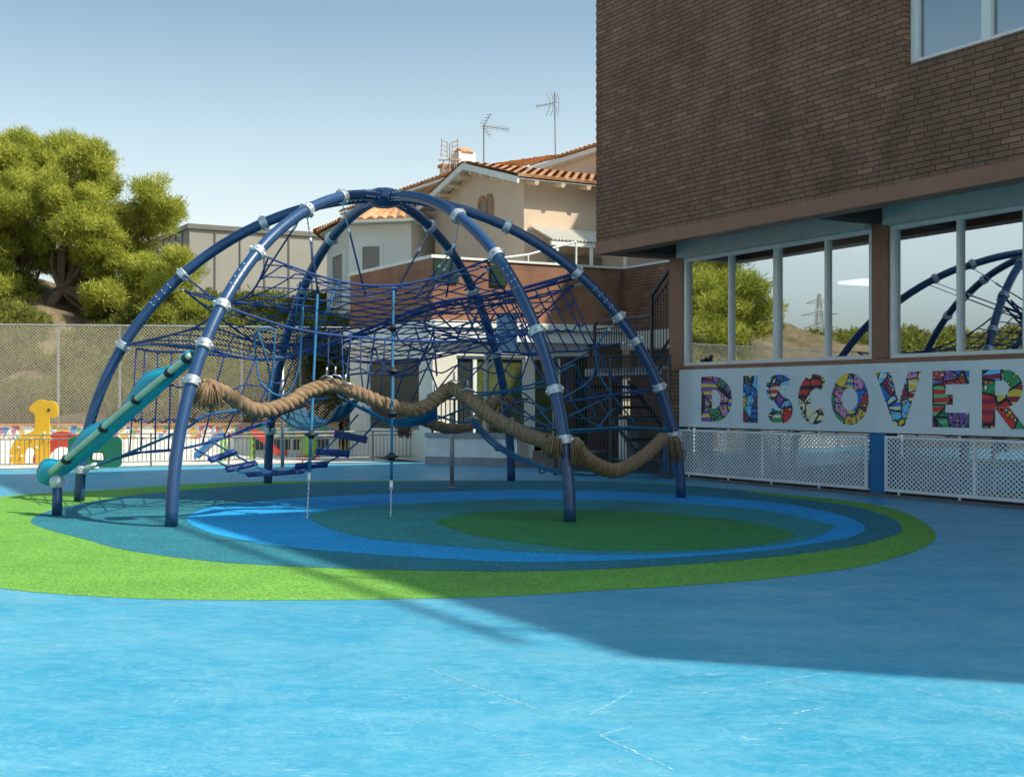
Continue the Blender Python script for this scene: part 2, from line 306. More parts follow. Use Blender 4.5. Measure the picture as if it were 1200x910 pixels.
# ------------------------------------------------------------------ mesh builder
class MB:
    def __init__(s): s.v = []; s.f = []; s.m = []
    def add(s, vs, fs, mi=0):
        o = len(s.v); s.v += [tuple(p) for p in vs]
        s.f += [tuple(i+o for i in f) for f in fs]; s.m += [mi]*len(fs); return s
    def box(s, x0, x1, y0, y1, z0, z1, mi=0):
        vs = [(x, y, z) for z in (z0, z1) for y in (y0, y1) for x in (x0, x1)]
        return s.add(vs, [(0,2,3,1), (4,5,7,6), (0,1,5,4), (2,6,7,3), (0,4,6,2), (1,3,7,5)], mi)
    def obox(s, c, ax, ay, az, mi=0):        # centre and three half-axis vectors
        c, ax, ay, az = V(c), V(ax), V(ay), V(az)
        vs = [c+ax*x+ay*y+az*z for z in (-1, 1) for y in (-1, 1) for x in (-1, 1)]
        return s.add(vs, [(0,2,3,1), (4,5,7,6), (0,1,5,4), (2,6,7,3), (0,4,6,2), (1,3,7,5)], mi)
    def tube(s, pts, r, n=6, cap=True, mi=0):
        pts = [V(p) for p in pts]; k = len(pts)
        rs = r if hasattr(r, '__len__') else [r]*k
        vs = []; nrm = None
        for i, p in enumerate(pts):
            t = (pts[min(i+1, k-1)]-pts[max(i-1, 0)])
            if t.length < 1e-9: t = V((0, 0, 1))
            t.normalize()
            if nrm is None:
                a = V((0, 0, 1)) if abs(t.z) < 0.9 else V((1, 0, 0)); nrm = t.cross(a).normalized()
            nrm = (nrm - t*nrm.dot(t)); nrm = nrm.normalized() if nrm.length > 1e-6 else t.orthogonal().normalized()
            bn = t.cross(nrm)
            for j in range(n):
                a = 2*math.pi*j/n; vs.append(p+(nrm*math.cos(a)+bn*math.sin(a))*rs[i])
        fs = [(i*n+j, i*n+(j+1) % n, (i+1)*n+(j+1) % n, (i+1)*n+j) for i in range(k-1) for j in range(n)]
        if cap: fs += [tuple(range(n-1, -1, -1)), tuple((k-1)*n+j for j in range(n))]
        return s.add(vs, fs, mi)
    def prism(s, poly, d, mi=0):             # polygon (list of 3D points) pushed along vector d
        d = V(d); k = len(poly); a = [V(p) for p in poly]; b = [p+d for p in a]
        return s.add(a+b, [tuple(range(k-1, -1, -1)), tuple(range(k, 2*k))]+[(i, (i+1) % k, k+(i+1) % k, k+i) for i in range(k)], mi)
    def ringprism(s, outer, inner, d, mi=0): # closed outline with a hole, same vertex count
        d = V(d); k = len(outer); o = [V(p) for p in outer]; i_ = [V(p) for p in inner]
        vs = o+i_+[p+d for p in o]+[p+d for p in i_]; fs = []
        for j in range(k):
            n = (j+1) % k
            fs += [(j, n, k+n, k+j)[::-1], (2*k+j, 2*k+n, 3*k+n, 3*k+j), (j, n, 2*k+n, 2*k+j), (k+n, k+j, 3*k+j, 3*k+n)]
        return s.add(vs, fs, mi)
    def ball(s, c, r, n=8, m=5, mi=0, sq=(1, 1, 1)):
        c = V(c); vs = []; fs = []
        for i in range(m+1):
            th = math.pi*i/m
            for j in range(n):
                a = 2*math.pi*j/n; vs.append(c+V((math.sin(th)*math.cos(a)*r*sq[0], math.sin(th)*math.sin(a)*r*sq[1], math.cos(th)*r*sq[2])))
        for i in range(m):
            for j in range(n): fs.append((i*n+j, (i+1)*n+j, (i+1)*n+(j+1) % n, i*n+(j+1) % n))
        return s.add(vs, fs, mi)
    def build(s, name, mats, parent=None, off=None, smooth=False, bevel=0):
        me = bpy.data.meshes.new(name); vs = s.v
        if off is not None: vs = [(p[0]-off[0], p[1]-off[1], p[2]-off[2]) for p in vs]
        me.from_pydata(vs, [], s.f)
        for m in (mats if isinstance(mats, (list, tuple)) else [mats]): me.materials.append(m)
        if any(s.m): me.polygons.foreach_set('material_index', s.m)
        if smooth: me.polygons.foreach_set('use_smooth', [True]*len(me.polygons))
        me.update(); o = bpy.data.objects.new(name, me); col.objects.link(o)
        if parent: o.parent = parent
        if bevel:
            b = o.modifiers.new('bevel', 'BEVEL'); b.width = bevel; b.segments = 2; b.limit_method = 'ANGLE'
        return o
def tag(o, label=None, cat=None, group=None, kind=None):
    for k, v in (('label', label), ('category', cat), ('group', group), ('kind', kind)):
        if v: o[k] = v
    return o
def thing(name, label, cat, loc=(0, 0, 0), rz=0, group=None):
    o = bpy.data.objects.new(name, None); col.objects.link(o); o.location = loc; o.rotation_euler = (0, 0, rz)
    o.empty_display_size = 0.2
    return tag(o, label, cat, group)
def spline(pts, n=8, closed=False):
    pts = [V(p) for p in pts]; k = len(pts); out = []
    for i in range(k if closed else k-1):
        if closed: p0, p1, p2, p3 = pts[i-1], pts[i], pts[(i+1) % k], pts[(i+2) % k]
        else: p0, p1, p2, p3 = pts[max(i-1, 0)], pts[i], pts[i+1], pts[min(i+2, k-1)]
        for j in range(n):
            t = j/n; out.append(0.5*((2*p1)+(p2-p0)*t+(2*p0-5*p1+4*p2-p3)*t*t+(3*p1-p0-3*p2+p3)*t**3))
    if not closed: out.append(pts[-1])
    return out
def sag(a, b, d, n=8):
    a, b = V(a), V(b); return [a.lerp(b, i/n)-V((0, 0, 4*d*(i/n)*(1-i/n))) for i in range(n+1)]
def lattice(w, h, du, dz):
    """two families of diagonals clipped to a w x h rectangle"""
    segs = []; m = dz/du
    for fam in (1, -1):
        k = 0; n = int((w+h/m)/du)+2
        for k in range(n):
            c = k*du-(h/m if fam == 1 else 0)
            # fam 1: z = m*(u-c); fam -1: z = m*(c-u)
            if fam == 1: u0, u1 = max(0, c), min(w, c+h/m); p = (u0, m*(u0-c)); q = (u1, m*(u1-c))
            else: u0, u1 = max(0, c-h/m), min(w, c); p = (u0, m*(c-u0)); q = (u1, m*(c-u1))
            if u1-u0 > 1e-3: segs.append((fam, p, q))
    return segs

# ------------------------------------------------------------------ camera, light, sky
cam = bpy.data.cameras.new('camera'); co = bpy.data.objects.new('camera', cam); col.objects.link(co)
co.location = (0, 0, EYE); co.rotation_euler = (R(90), 0, 0); cam.sensor_width = 36; cam.lens = F*36/1200
cam.shift_y = (HZ-455)/1200; cam.clip_end = 3000; cam.clip_start = 0.05; scene.camera = co
EL = R(50); SA = V((-0.945, 0.327, 0)).normalized()
sd = V((SA.x*math.cos(EL), SA.y*math.cos(EL), -math.sin(EL)))
sl = bpy.data.lights.new('sun', 'SUN'); sl.energy = 4.15; sl.angle = R(0.53); sl.color = (1.0, 0.93, 0.80)
so = bpy.data.objects.new('sun', sl); col.objects.link(so); so.rotation_euler = sd.to_track_quat('-Z', 'Y').to_euler()
w = bpy.data.worlds.new('World'); scene.world = w; w.use_nodes = True
sk = w.node_tree.nodes.new('ShaderNodeTexSky'); sk.sky_type = 'NISHITA'; sk.sun_disc = False
sk.sun_elevation = EL; sk.sun_rotation = math.atan2(-SA.x, -SA.y); sk.altitude = 100; sk.air_density = 1.0; sk.dust_density = 4.0; sk.ozone_density = 1.5
bg = w.node_tree.nodes['Background']; wt = w.node_tree; tc = wt.nodes.new('ShaderNodeTexCoord'); sx_ = wt.nodes.new('ShaderNodeSeparateXYZ'); L(wt, tc.outputs['Generated'], sx_.inputs[0])
hz_ = ramp(wt, sx_.outputs['Z'], [(0.0, (1.45, 1.55, 1.62)), (0.07, (1.6, 1.58, 1.52)), (0.13, (1.98, 1.70, 1.40)), (0.21, (1.50, 1.42, 1.17)), (0.29, (1.02, 1.09, 0.97)), (0.55, (0.60, 0.92, 0.98))])
L(wt, mix(wt, 1.0, sk.outputs[0], hz_, 'MULTIPLY'), bg.inputs[0]); bg.inputs[1].default_value = 0.13
scene.view_settings.view_transform = 'Standard'; scene.view_settings.look = 'None'
scene.view_settings.exposure = 0.57; scene.view_settings.gamma = 1

# ------------------------------------------------------------------ ground
g = MB(); g.add([(-700, -200, 0), (500, -200, 0), (500, 900, 0), (-700, 900, 0)], [(0, 1, 2, 3)])
o = g.build('ground', M['earth'], off=(0, 0, 0)); o.location.z = -0.02; o['kind'] = 'structure'
# blue painted court, with chalky scratches as a second material
g = MB(); g.add([(-13, -12, 0), (22, -12, 0), (22, 24, 0), (4, 29.6, 0), (-13, 23.4, 0)], [(0, 1, 2, 3, 4)])
def scratch(x0, y0, x1, y1, wd, bits=10, cover=0.7):
    a, b = GR(x0, y0), GR(x1, y1); d = (b-a); n = V((-d.y, d.x, 0)).normalized()
    for i in range(bits):
        if random.random() > min(1, cover*1.35): continue
        t0 = (i+random.random()*0.3)/bits; t1 = (i+1.0+random.random()*0.35)/bits; ww = wd*random.uniform(0.6, 1.25)
        j0 = n*random.uniform(-1, 1)*wd*0.6; p, q = a.lerp(b, t0)+j0, a.lerp(b, t1)+n*random.uniform(-1, 1)*wd*0.6
        u = V((0, 0, 0.0015)); g.add([p-n*ww*0.2+u, p.lerp(q, 0.5)-n*ww/2+u, q-n*ww*0.15+u, q+n*ww*0.15+u, p.lerp(q, 0.5)+n*ww/2+u, p+n*ww*0.2+u], [(0, 1, 2, 3, 4, 5)], 1)
for s in [(500, 782, 632, 832, .010, 14, .7), (700, 860, 790, 902, .008, 12, .95), (702, 862, 738, 851, .008, 6, .9), (690, 838, 742, 809, .006, 9, .9), (972, 788, 820, 812, .007, 14, .75), (820, 812, 705, 830, .005, 12, .35),
          (705, 870, 742, 867, .007, 6, .9), (928, 836, 965, 828, .012, 5, .9), (625, 838, 725, 808, .005, 12, .4), (600, 818, 640, 832, .006, 6, .6), (690, 808, 790, 780, .004, 12, .4), (668, 866, 700, 858, .005, 5, .7),
          (430, 800, 600, 870, .004, 16, .3), (800, 880, 845, 874, .006, 5, .6), (180, 740, 330, 762, .006, 16, .3), (540, 720, 820, 800, .004, 18, .25), (1050, 800, 1190, 840, .006, 12, .3), (600, 880, 630, 886, .006, 4, .8)]:
    scratch(*s)
for _ in range(110):                         # little worn specks in loose clusters
    cx, cy = random.choice([(330, 820), (240, 815), (360, 795), (1050, 815), (940, 850), (1180, 860), (760, 900), (130, 760), (440, 742), (1130, 800)])
    p = GR(cx+random.gauss(0, 40), max(735, min(930, cy+random.gauss(0, 9)))); r = random.uniform(.003, .010)
    g.add([p+V((r*random.uniform(.5, 1.6)*math.cos(a), r*random.uniform(.3, .9)*math.sin(a), .0015)) for a in [k*1.2566 for k in range(5)]], [(0, 1, 2, 3, 4)], 1)
tag(g.build('court', [M['court'], M['chalk']]), kind='structure')

rings = [
 ('r_green', [(1097,627),(1085,640),(1050,653),(1000,665),(900,678),(800,686),(700,692),(600,698),(500,701),(350,703),(200,702),(100,698),(0,689),(-90,672),(-140,650),(-140,625),(-85,602),(0,582),(60,577),(140,572.5),(200,568),(280,565),(360,563.5),(440,562.8),(540,562.5),(650,562.6),(760,565.5),(850,572),(920,579),(1000,587.5),(1050,597),(1082,611)]),
 ('r_navy', [(1057,621),(1045,628),(1010,638),(975,644),(900,653),(800,661.5),(700,667),(600,669.5),(450,667.5),(350,664),(250,658),(150,645),(100,632),(55,620),(36,611),(50,601),(86,591.5),(150,581),(211,575),(280,569),(360,566),(440,564.3),(540,563.3),(650,563.4),(760,566.3),(850,573),(900,580),(950,586),(1000,593),(1045,607)]),
 ('r_blue', [(1014,620),(995,630),(950,638),(900,645),(800,653),(700,657.5),(600,658.5),(500,654),(400,647),(325,640),(280,632),(240,622),(219,610),(226,602),(250,594),(320,586),(400,581),(550,575.5),(600,574.5),(700,575.5),(800,580),(875,586),(925,591),(970,600),(1002,610)]),
 ('r_teal', [(978,618),(950,631.5),(900,640.5),(800,648.5),(700,650),(600,646),(500,638),(425,630),(380,617),(360,605),(390,598),(450,592),(550,587),(600,585),(700,586),(800,590),(875,596),(925,604),(962,612)]),
 ('r_green2', [(931,628),(900,637),(850,643),(800,645.5),(750,646),(680,644.5),(600,635),(560,629),(530,620),(510,611),(550,602),(600,599),(675,598),(750,600),(825,606),(875,612),(915,620)])]
for i, (mn, pts) in enumerate(rings):
    g = MB(); poly = spline([GR(*p) for p in pts], 5, True); c = sum(poly, V())/len(poly)
    g.add(poly+[c], [(k, (k+1) % len(poly), len(poly)) for k in range(len(poly))])
    o = g.build('rubber_surface', M[mn]); o.location.z = 0.002*(i+1)
    ar = sum((poly[k].x*poly[(k+1) % len(poly)].y-poly[k].y*poly[(k+1) % len(poly)].x) for k in range(len(poly)))
    if ar < 0: o.data.flip_normals()
    tag(o, kind='structure')

# ------------------------------------------------------------------ climbing dome
DC = V((-1.73, 17.1, 0)); RT = 0.068; DH = 4.08
dome = thing('climbing_dome', 'large navy blue six legged climbing dome hung with rope nets', 'climbing frame', DC)
bases = {'A': GR(201, 617), 'B': GR(668, 612), 'C': GR(798, 583), 'D': GR(599, 563.3), 'E': GR(314, 566), 'F': GR(93, 587)}
def legpt(k, t):                             # t: angle fraction 0 ground .. 1 apex
    a = t*math.pi/2; b = bases[k]; p = DC+(b-DC)*math.cos(a)**1.03; p.z = DH*math.sin(a); return p
def leg_h(k, h): return legpt(k, math.asin(min(1, h/DH))*2/math.pi)
def leg_dir(k, h):
    t = math.asin(min(1, h/DH))*2/math.pi; return (legpt(k, min(1, t+.01))-legpt(k, max(0, t-.01))).normalized()
collars = {'A': [1.55, 1.95, 2.40, 3.06, 3.68, 3.95], 'B': [0.90, 1.45, 2.12, 3.06, 3.62], 'C': [0.86, 1.52, 2.15, 2.48, 3.08, 3.7],
           'D': [1.0, 2.1, 3.05, 3.60, 3.86], 'E': [0.85, 2.05, 3.05, 3.7], 'F': [0.42, 2.07, 3.02, 3.72]}
legs = {}
for k in bases:
    mb = MB(); ph = (hash_k := 'ABCDEF'.index(k))*0.013
    mb.tube([legpt(k, i/40*0.985) for i in range(41)], RT+0.0015*hash_k/6, 20)
    lg = mb.build('arch_leg', M['navy'], dome, DC, smooth=True); legs[k] = lg
    # sleeve joint: a slightly wider lower section cut on the slant
    for h in collars[k]:
        p = leg_h(k, h); d = leg_dir(k, h); c = MB()
        c.tube([p-d*.052, p-d*.05, p-d*.046, p-d*.040, p+d*.040, p+d*.046, p+d*.05, p+d*.052], [RT+.006, RT+.016, RT+.021, RT+.023, RT+.023, RT+.021, RT+.016, RT+.006], 20)
        sd_ = d.cross(V((0, 1, 0))).normalized(); fr = d.cross(sd_).normalized()
        if fr.y > 0: fr = -fr
        for sgn in (-1, 1):                  # bolt lugs
            q = p+sd_*sgn*(RT+.02); c.tube([q-fr*.035, q+fr*.035], .018, 8)
            c.tube([q+fr*.035, q+fr*.045], .012, 6)
        q = p+fr*(RT+.022); c.tube([q-fr*.01, q+fr*.012], .02, 8)
        c.build('clamp_collar', M['collar'], lg, DC, smooth=False)
    bl = MB()
    def bolts(h0, h1, n, ang, rad=.0095):
        for i in range(n):
            h = h0+(h1-h0)*i/max(1, n-1); p = leg_h(k, h); d = leg_dir(k, h)
            s_ = d.cross(V((0, 1, 0))).normalized(); f_ = d.cross(s_).normalized()
            if f_.y > 0: f_ = -f_
            for a in ang:
                bl.ball(p+(f_*math.cos(a)+s_*math.sin(a))*(RT+.002), rad, 6, 4)
    bolts(2.62, 2.86, 4, (-.35, .35)); bolts(4.045, 4.072, 5, (-.5, .5, 1.2))
    bl.build('bolt_row', M['bolt'], lg, DC)
hb = MB(); hb.tube([DC+V((0, 0, DH-.13)), DC+V((0, 0, DH-.10)), DC+V((0, 0, DH-.02)), DC+V((0, 0, DH+.07)), DC+V((0, 0, DH+.12)), DC+V((0, 0, DH+.135))], [.12, .2, .26, .24, .13, .02], 12)
hub = hb.build('hub', M['navy'], dome, DC)
hs = MB()
for i in range(12):
    a = 2*math.pi*i/12; hs.ball(DC+V((math.cos(a)*.2, math.sin(a)*.2, DH+.095)), .012, 6, 4)
hs.build('bolt_row', M['bolt'], hub, DC)

def part(mb, name, m, smooth=True, parent=dome): return mb.build(name, m, parent, DC, smooth)
def chain_rope(mb, a, b, mi_chain, mi_rope, frac=.25, r=.012):  # steel chain at the top end, rope below
    a, b = V(a), V(b); m_ = a.lerp(b, frac); n = max(4, int((m_-a).length/.028))
    mb.tube([a.lerp(m_, i/n) for i in range(n+1)], [.012 if i % 2 else .005 for i in range(n+1)], 6, mi=mi_chain)
    e = a.lerp(b, frac+.06); mb.tube([m_, e], r*1.5, 8, mi=2); mb.tube([e, b], r, 6, mi=mi_rope)
ROPES = [M['rope'], M['chain'], M['bolt'], M['rope_light'], M['rope_violet']]

# upper hexagonal net
order = ['B', 'C', 'D', 'E', 'F', 'A']; NH = {'A': 3.06, 'B': 3.06, 'C': 2.95, 'F': 2.85, 'D': 2.28, 'E': 2.22}; tops = [leg_h(k, NH[k]) for k in order]
def in_from(p, d):                           # shift towards the dome's axis
    q = V((DC.x-p.x, DC.y-p.y, 0)).normalized(); return p+q*d
bound = []
for i in range(6):
    a, b = in_from(tops[i], .2), in_from(tops[(i+1) % 6], .2)
    for j in range(12):
        t = j/12; p = a.lerp(b, t); s_ = 4*t*(1-t); z_ = p.z; p = in_from(p, .22*s_); p.z = z_-.04-.30*s_; bound.append(p)
bang = [math.atan2(p.y-DC.y, p.x-DC.x) for p in bound]
def bnd(th):
    for i in range(len(bound)):
        a0, a1 = bang[i], bang[(i+1) % len(bound)]; d = (a1-a0) % (2*math.pi); e = (th-a0) % (2*math.pi)
        if e <= d: t = e/max(d, 1e-6); p = bound[i].lerp(bound[(i+1) % len(bound)], t); return math.hypot(p.x-DC.x, p.y-DC.y), p.z
    return 2.4, 3.0
def netz(x, y):
    r = math.hypot(x-DC.x, y-DC.y); rb, zb = bnd(math.atan2(y-DC.y, x-DC.x)); rho = r/rb
    zc_ = 2.44-.16*(y-DC.y)/2.3; return rho, zc_+(zb-zc_)*min(1, rho)**1.5
un = MB(); un.tube(bound+[bound[0]], .0145, 6, mi=4)
for k in order:
    p = leg_h(k, NH[k]); q = in_from(p, .2); q.z = p.z-.04; n = 8
    un.tube([p.lerp(q, i/n) for i in range(n+1)], [.014 if i % 2 else .006 for i in range(n+1)], 6, mi=1)
for ang in (R(25), R(-38)):
    d = V((math.cos(ang), math.sin(ang), 0)); nrm = V((-d.y, d.x, 0))
    for i in range(-10, 11):
        base = DC+nrm*(i*.275); run = []
        for j in range(-60, 61):
            p = base+d*(j*.05); rho, z = netz(p.x, p.y)
            if rho <= 1.0: run.append(V((p.x, p.y, z+random.uniform(-.004, .004))))
            else:
                if len(run) > 3: un.tube(run[::2]+[run[-1]], .0092, 5, mi=0 if i % 2 else 4)
                run = []
        if len(run) > 3: un.tube(run[::2]+[run[-1]], .0115, 5)
part(un, 'hexagonal_net', ROPES)

def ruled(c0, c1, nu, nv, mb, diag=True, r=.011, mi=0, jit=.01, dip=0.0, rims=True):
    """net between two curves; diagonal mesh or square mesh"""
    c0 = spline(c0, 10); c1 = spline(c1, 10)
    def at(c, t):
        x = max(0, min(1, t))*(len(c)-1); i = min(int(x), len(c)-2); return c[i].lerp(c[i+1], x-i)
    def S(u, v): p = at(c0, u).lerp(at(c1, u), v); p.z -= dip*4*v*(1-v); return p
    def J(): return V((random.uniform(-jit, jit), random.uniform(-jit, jit), random.uniform(-jit, jit)))
    grid = [[S(i/nu, j/nv)+(J() if 0 < i < nu and 0 < j < nv else V()) for j in range(nv+1)] for i in range(nu+1)]
    if diag:
        for s_ in (1, -1):
            for st in range(-nv, nu+nv+1):
                if st % 2: continue
                run = [grid[st+s_*j][j] for j in range(nv+1) if 0 <= st+s_*j <= nu]
                if len(run) > 1: mb.tube(run, r, 5, mi=mi)
    else:
        for i in range(nu+1): mb.tube(grid[i], r, 5, mi=mi)
        for j in range(1, nv):
            run = []
            for i in range(nu+1):
                run.append(grid[i][j])
                if i < nu: run.append(grid[i][j].lerp(grid[i+1][j], .5)-V((0, 0, .03+.05*random.random())))
            mb.tube(spline(run, 3), r, 5, mi=mi)
    if rims: mb.tube(c0, r*1.5, 6, mi=4); mb.tube(c1, r*1.5, 6, mi=4)

A24, B21, C31, E20 = leg_h('A', 2.40), leg_h('B', 2.12), leg_h('C', 3.08), leg_h('E', 2.05)
# saddle net running from the front pair of legs to the diagonal cable at the back
sn = MB()
front = [A24, PX(302, 372, 14.3), PX(345, 385, 14.6), PX(430, 396, 14.9), PX(520, 400, 14.8), PX(585, 400, 14.6), B21]
back = [E20, PX(355, 412, 18.6), PX(420, 390, 17.8), PX(505, 357, 17.3), PX(591, 343, 17.2), C31]
sn.tube(spline([A24, PX(345, 385, 14.6), PX(430, 396, 14.9), PX(530, 400, 14.8), B21], 8), .016, 6, mi=4)
ruled([PX(420, 392, 17), PX(500, 372, 16.6), PX(590, 362, 16.2)], [PX(440, 388, 17.9), PX(505, 359, 17.5), PX(600, 343, 17.3)], 12, 3, sn, True, .0092, 0, rims=False)
sn.tube(spline(back, 8), .024, 6, mi=4)
sn.tube(spline([p+V((0, .1, -.05)) for p in back], 8), .02, 6, mi=0)
part(sn, 'cable_net', ROPES)
# lower left net: legs A, F and E
ln = MB(); A19, F20 = leg_h('A', 1.95), leg_h('F', 2.07)
ruled([A19, PX(270, 416, 15.0), PX(323, 421, 16.5), PX(400, 398, 17.3)], [F20, PX(180, 398, 17.4), PX(250, 385, 18.2), E20], 16, 7, ln, True, .0092, 0)
ln.tube(spline([A24, PX(225, 385, 15.2), F20], 8), .014, 6, mi=0); ln.tube(spline([leg_h('F', 3.02), PX(240, 342, 15.5), A24], 6), .013, 6, mi=0)
part(ln, 'lower_net', ROPES)
# side curtain at the left, between F and A
lc = MB()
ruled([PX(160, 408, 16.4), PX(185, 412, 15.9), PX(225, 413, 15.2), PX(300, 420, 15.9), PX(345, 418, 16.6)],
      [PX(152, 530, 16.3), PX(182, 529, 16.0), PX(215, 525, 15.6), PX(262, 513, 15.8), PX(318, 493, 16.6)], 8, 3, lc, False, .011, 4)
lc.tube(spline([leg_h('F', .42), PX(125, 541, 16.5), PX(215, 503, 15.7), PX(240, 487, 15.6), PX(300, 478, 15.9), PX(345, 473, 16.3), PX(385, 466, 16.4)], 8), .018, 6, mi=3)
lc.tube(spline([leg_h('F', .42), PX(160, 531, 16.3), PX(215, 525, 15.8), PX(262, 513, 15.9), PX(310, 495, 16.6), leg_h('E', .85)], 8), .016, 6, mi=4)
lc.tube([leg_h('F', .42), PX(112, 544, 16.6)], .03, 6, mi=2); lc.tube([leg_h('F', .42), PX(115, 548, 16.7)], .022, 6, mi=2)
for x0, y0, x1, y1 in ((322, 390, 312, 470), (302, 388, 318, 455)): lc.tube(spline([PX(x0, y0, 15), PX((x0+x1)/2+3, (y0+y1)/2, 15.05), PX(x1, y1, 15.1)], 5), .013, 5, mi=3)
lc.tube(spline([PX(325, 388, 14.9), PX(313, 384, 14.9), PX(300, 390, 14.9), PX(300, 420, 15), PX(306, 448, 15), PX(325, 463, 15.1), PX(340, 457, 15.2), PX(350, 430, 15.2), PX(353, 395, 15.1), PX(355, 360, 15)], 6), .013, 5, mi=3)
part(lc, 'curtain_net', ROPES)
# middle curtain above the coir rope
mc = MB()
ruled([PX(385, 397, 15.8), PX(430, 396, 15.4), PX(500, 398, 15.5), PX(580, 400, 15.6), PX(625, 402, 15.2)],
      [PX(384, 448, 15.3), PX(432, 466, 15.4), PX(470, 474, 15.4), PX(532, 455, 15.5), PX(600, 476, 15.0)], 9, 2, mc, False, .0098, 0, .03, rims=False)
for a, b_, d in (((412, 388, 16), (404, 452, 15.6), .0), ((440, 386, 16.4), (428, 470, 15.6), 0), ((486, 383, 16.4), (518, 470, 15.8), 0), ((508, 385, 16), (512, 440, 15.6), 0)):
    mc.tube(sag(PX(*a), PX(*b_), .02), .012, 5, mi=0)
for pts in ([(385, 448), (405, 440), (430, 437), (460, 438), (490, 425), (508, 390)], [(430, 414), (440, 410), (446, 425), (470, 440), (488, 432), (500, 405)], [(465, 412), (488, 410), (510, 416), (530, 413), (575, 414)],
            [(460, 398), (480, 376), (520, 388), (535, 395), (545, 380), (580, 375)], [(463, 385), (470, 400), (500, 412), (508, 398)], [(500, 350), (520, 375), (545, 392), (560, 365)], [(505, 357), (498, 380), (512, 396), (540, 394)], [(540, 350), (555, 385), (575, 412), (600, 416), (640, 416)]):
    mc.tube(spline([PX(x, y, 15.9+.0006*(x-380)) for x, y in pts], 6), .0125, 5, mi=0)
part(mc, 'middle_net', ROPES)
# right curtain between legs B and C
rc = MB(); C24, C21, C15, C08 = leg_h('C', 2.48), leg_h('C', 2.15), leg_h('C', 1.52), leg_h('C', .86)
B30, B14, B09 = leg_h('B', 3.06), leg_h('B', 1.45), leg_h('B', .90)
hi = [PX(585, 343, 16.9), PX(612, 342, 16.9), PX(640, 334, 17.1), PX(660, 324, 17.2)]
lo = [PX(622, 414, 15.6), PX(650, 412, 15.9), PX(680, 411, 16.3), PX(698, 407, 16.6)]
ruled(hi, lo, 6, 3, rc, False, .011, 0, .02)
ruled([PX(545, 360, 16.8), PX(575, 345, 16.9), PX(600, 343, 16.9)], [PX(590, 412, 15.4), PX(615, 414, 15.2), PX(640, 416, 15.0)], 5, 3, rc, False, .0115, 4, .02)
def seg(pts, mi, r=.0115): rc.tube(spline([PX(*p) for p in pts], 5), r, 5, mi=mi)
nd = PX(697, 407, 16.6)
chain_rope(rc, C24, nd, 1, 3, .4); chain_rope(rc, C21, nd, 1, 0, .3)
seg([(697, 407, 16.6), (703, 440, 16.6), (722, 468, 16.7), (746, 498, 16.9)], 3)
seg([(697, 407, 16.6), (716, 440, 16.6), (745, 460, 16.8), (764, 456, 17.1)], 4); seg([(664, 470, 15), (690, 467, 15.6), (720, 462, 16.4), (766, 455, 17.2)], 4, .016)
seg([(645, 437, 14.9), (668, 425, 15.3), (690, 412, 16.2)], 3); seg([(650, 440, 14.9), (672, 428, 15.3), (680, 440, 15.6), (690, 470, 16), (700, 490, 16.2)], 3)
seg([(660, 466, 15), (690, 447, 15.8), (697, 430, 16.2)], 3); seg([(655, 430, 15), (680, 450, 15.6), (705, 462, 16.3), (720, 463, 16.4)], 4)
seg([(655, 505, 14.6), (690, 503, 15.3), (735, 501, 16.4), (786, 503, 17.3)], 3, .02); seg([(658, 508, 14.6), (700, 505, 15.6), (740, 499, 16.5)], 3)
seg([(662, 490, 14.9), (690, 476, 15.7), (720, 462, 16.4)], 3); seg([(700, 502, 15.8), (716, 482, 16.2), (722, 478, 16.3)], 3); seg([(668, 465, 15.1), (685, 490, 15.6), (712, 503, 16)], 3); seg([(648, 420, 15), (664, 445, 15.3), (664, 470, 15.2)], 0)
seg([(625, 392, 14.5), (640, 420, 14.8), (655, 470, 14.8)], 4); seg([(610, 380, 15), (628, 430, 15), (645, 455, 14.9)], 4)
for a in range(2):
    seg([(540, 457+a*4, 16), (565, 460+a*3, 16), (600, 456+a*2, 15.6), (640, 446+a*6, 15)], 3, .013)
seg([(605, 457, 15.8), (620, 465, 15.5), (640, 490, 15), (652, 502, 14.6)], 3); seg([(580, 490, 17), (610, 470, 16), (640, 480, 15.2)], 3); seg([(585, 468, 17), (610, 485, 16), (645, 500, 14.8)], 3)
seg([(590, 492, 17.5), (615, 500, 16), (650, 503, 14.6)], 3, .016); seg([(600, 470, 17), (640, 502, 14.9)], 0); seg([(600, 500, 17), (625, 488, 16), (660, 472, 15)], 3)
for dz in (0, 4, 8):                          # low cable bundle
    seg([(553, 488+dz, 16.8), (575, 512+dz, 16.2), (600, 530+dz*.6, 15.6), (630, 544+dz*.4, 14.9), (657, 552+dz*.3, 14.2)], 3, .015)
seg([(672, 555, 14.2), (700, 556, 15.2), (735, 549, 16.4)], 3, .012)
def loop(px, py, Z, r): rc.tube([PX(px, py, Z)+V((r*math.cos(a), 0, r*math.sin(a))) for a in [i*math.pi/8 for i in range(17)]], .009, 5, mi=0)
loop(583, 525, 16.1, .032); loop(635, 551, 14.9, .032)
part(rc, 'side_net', ROPES)

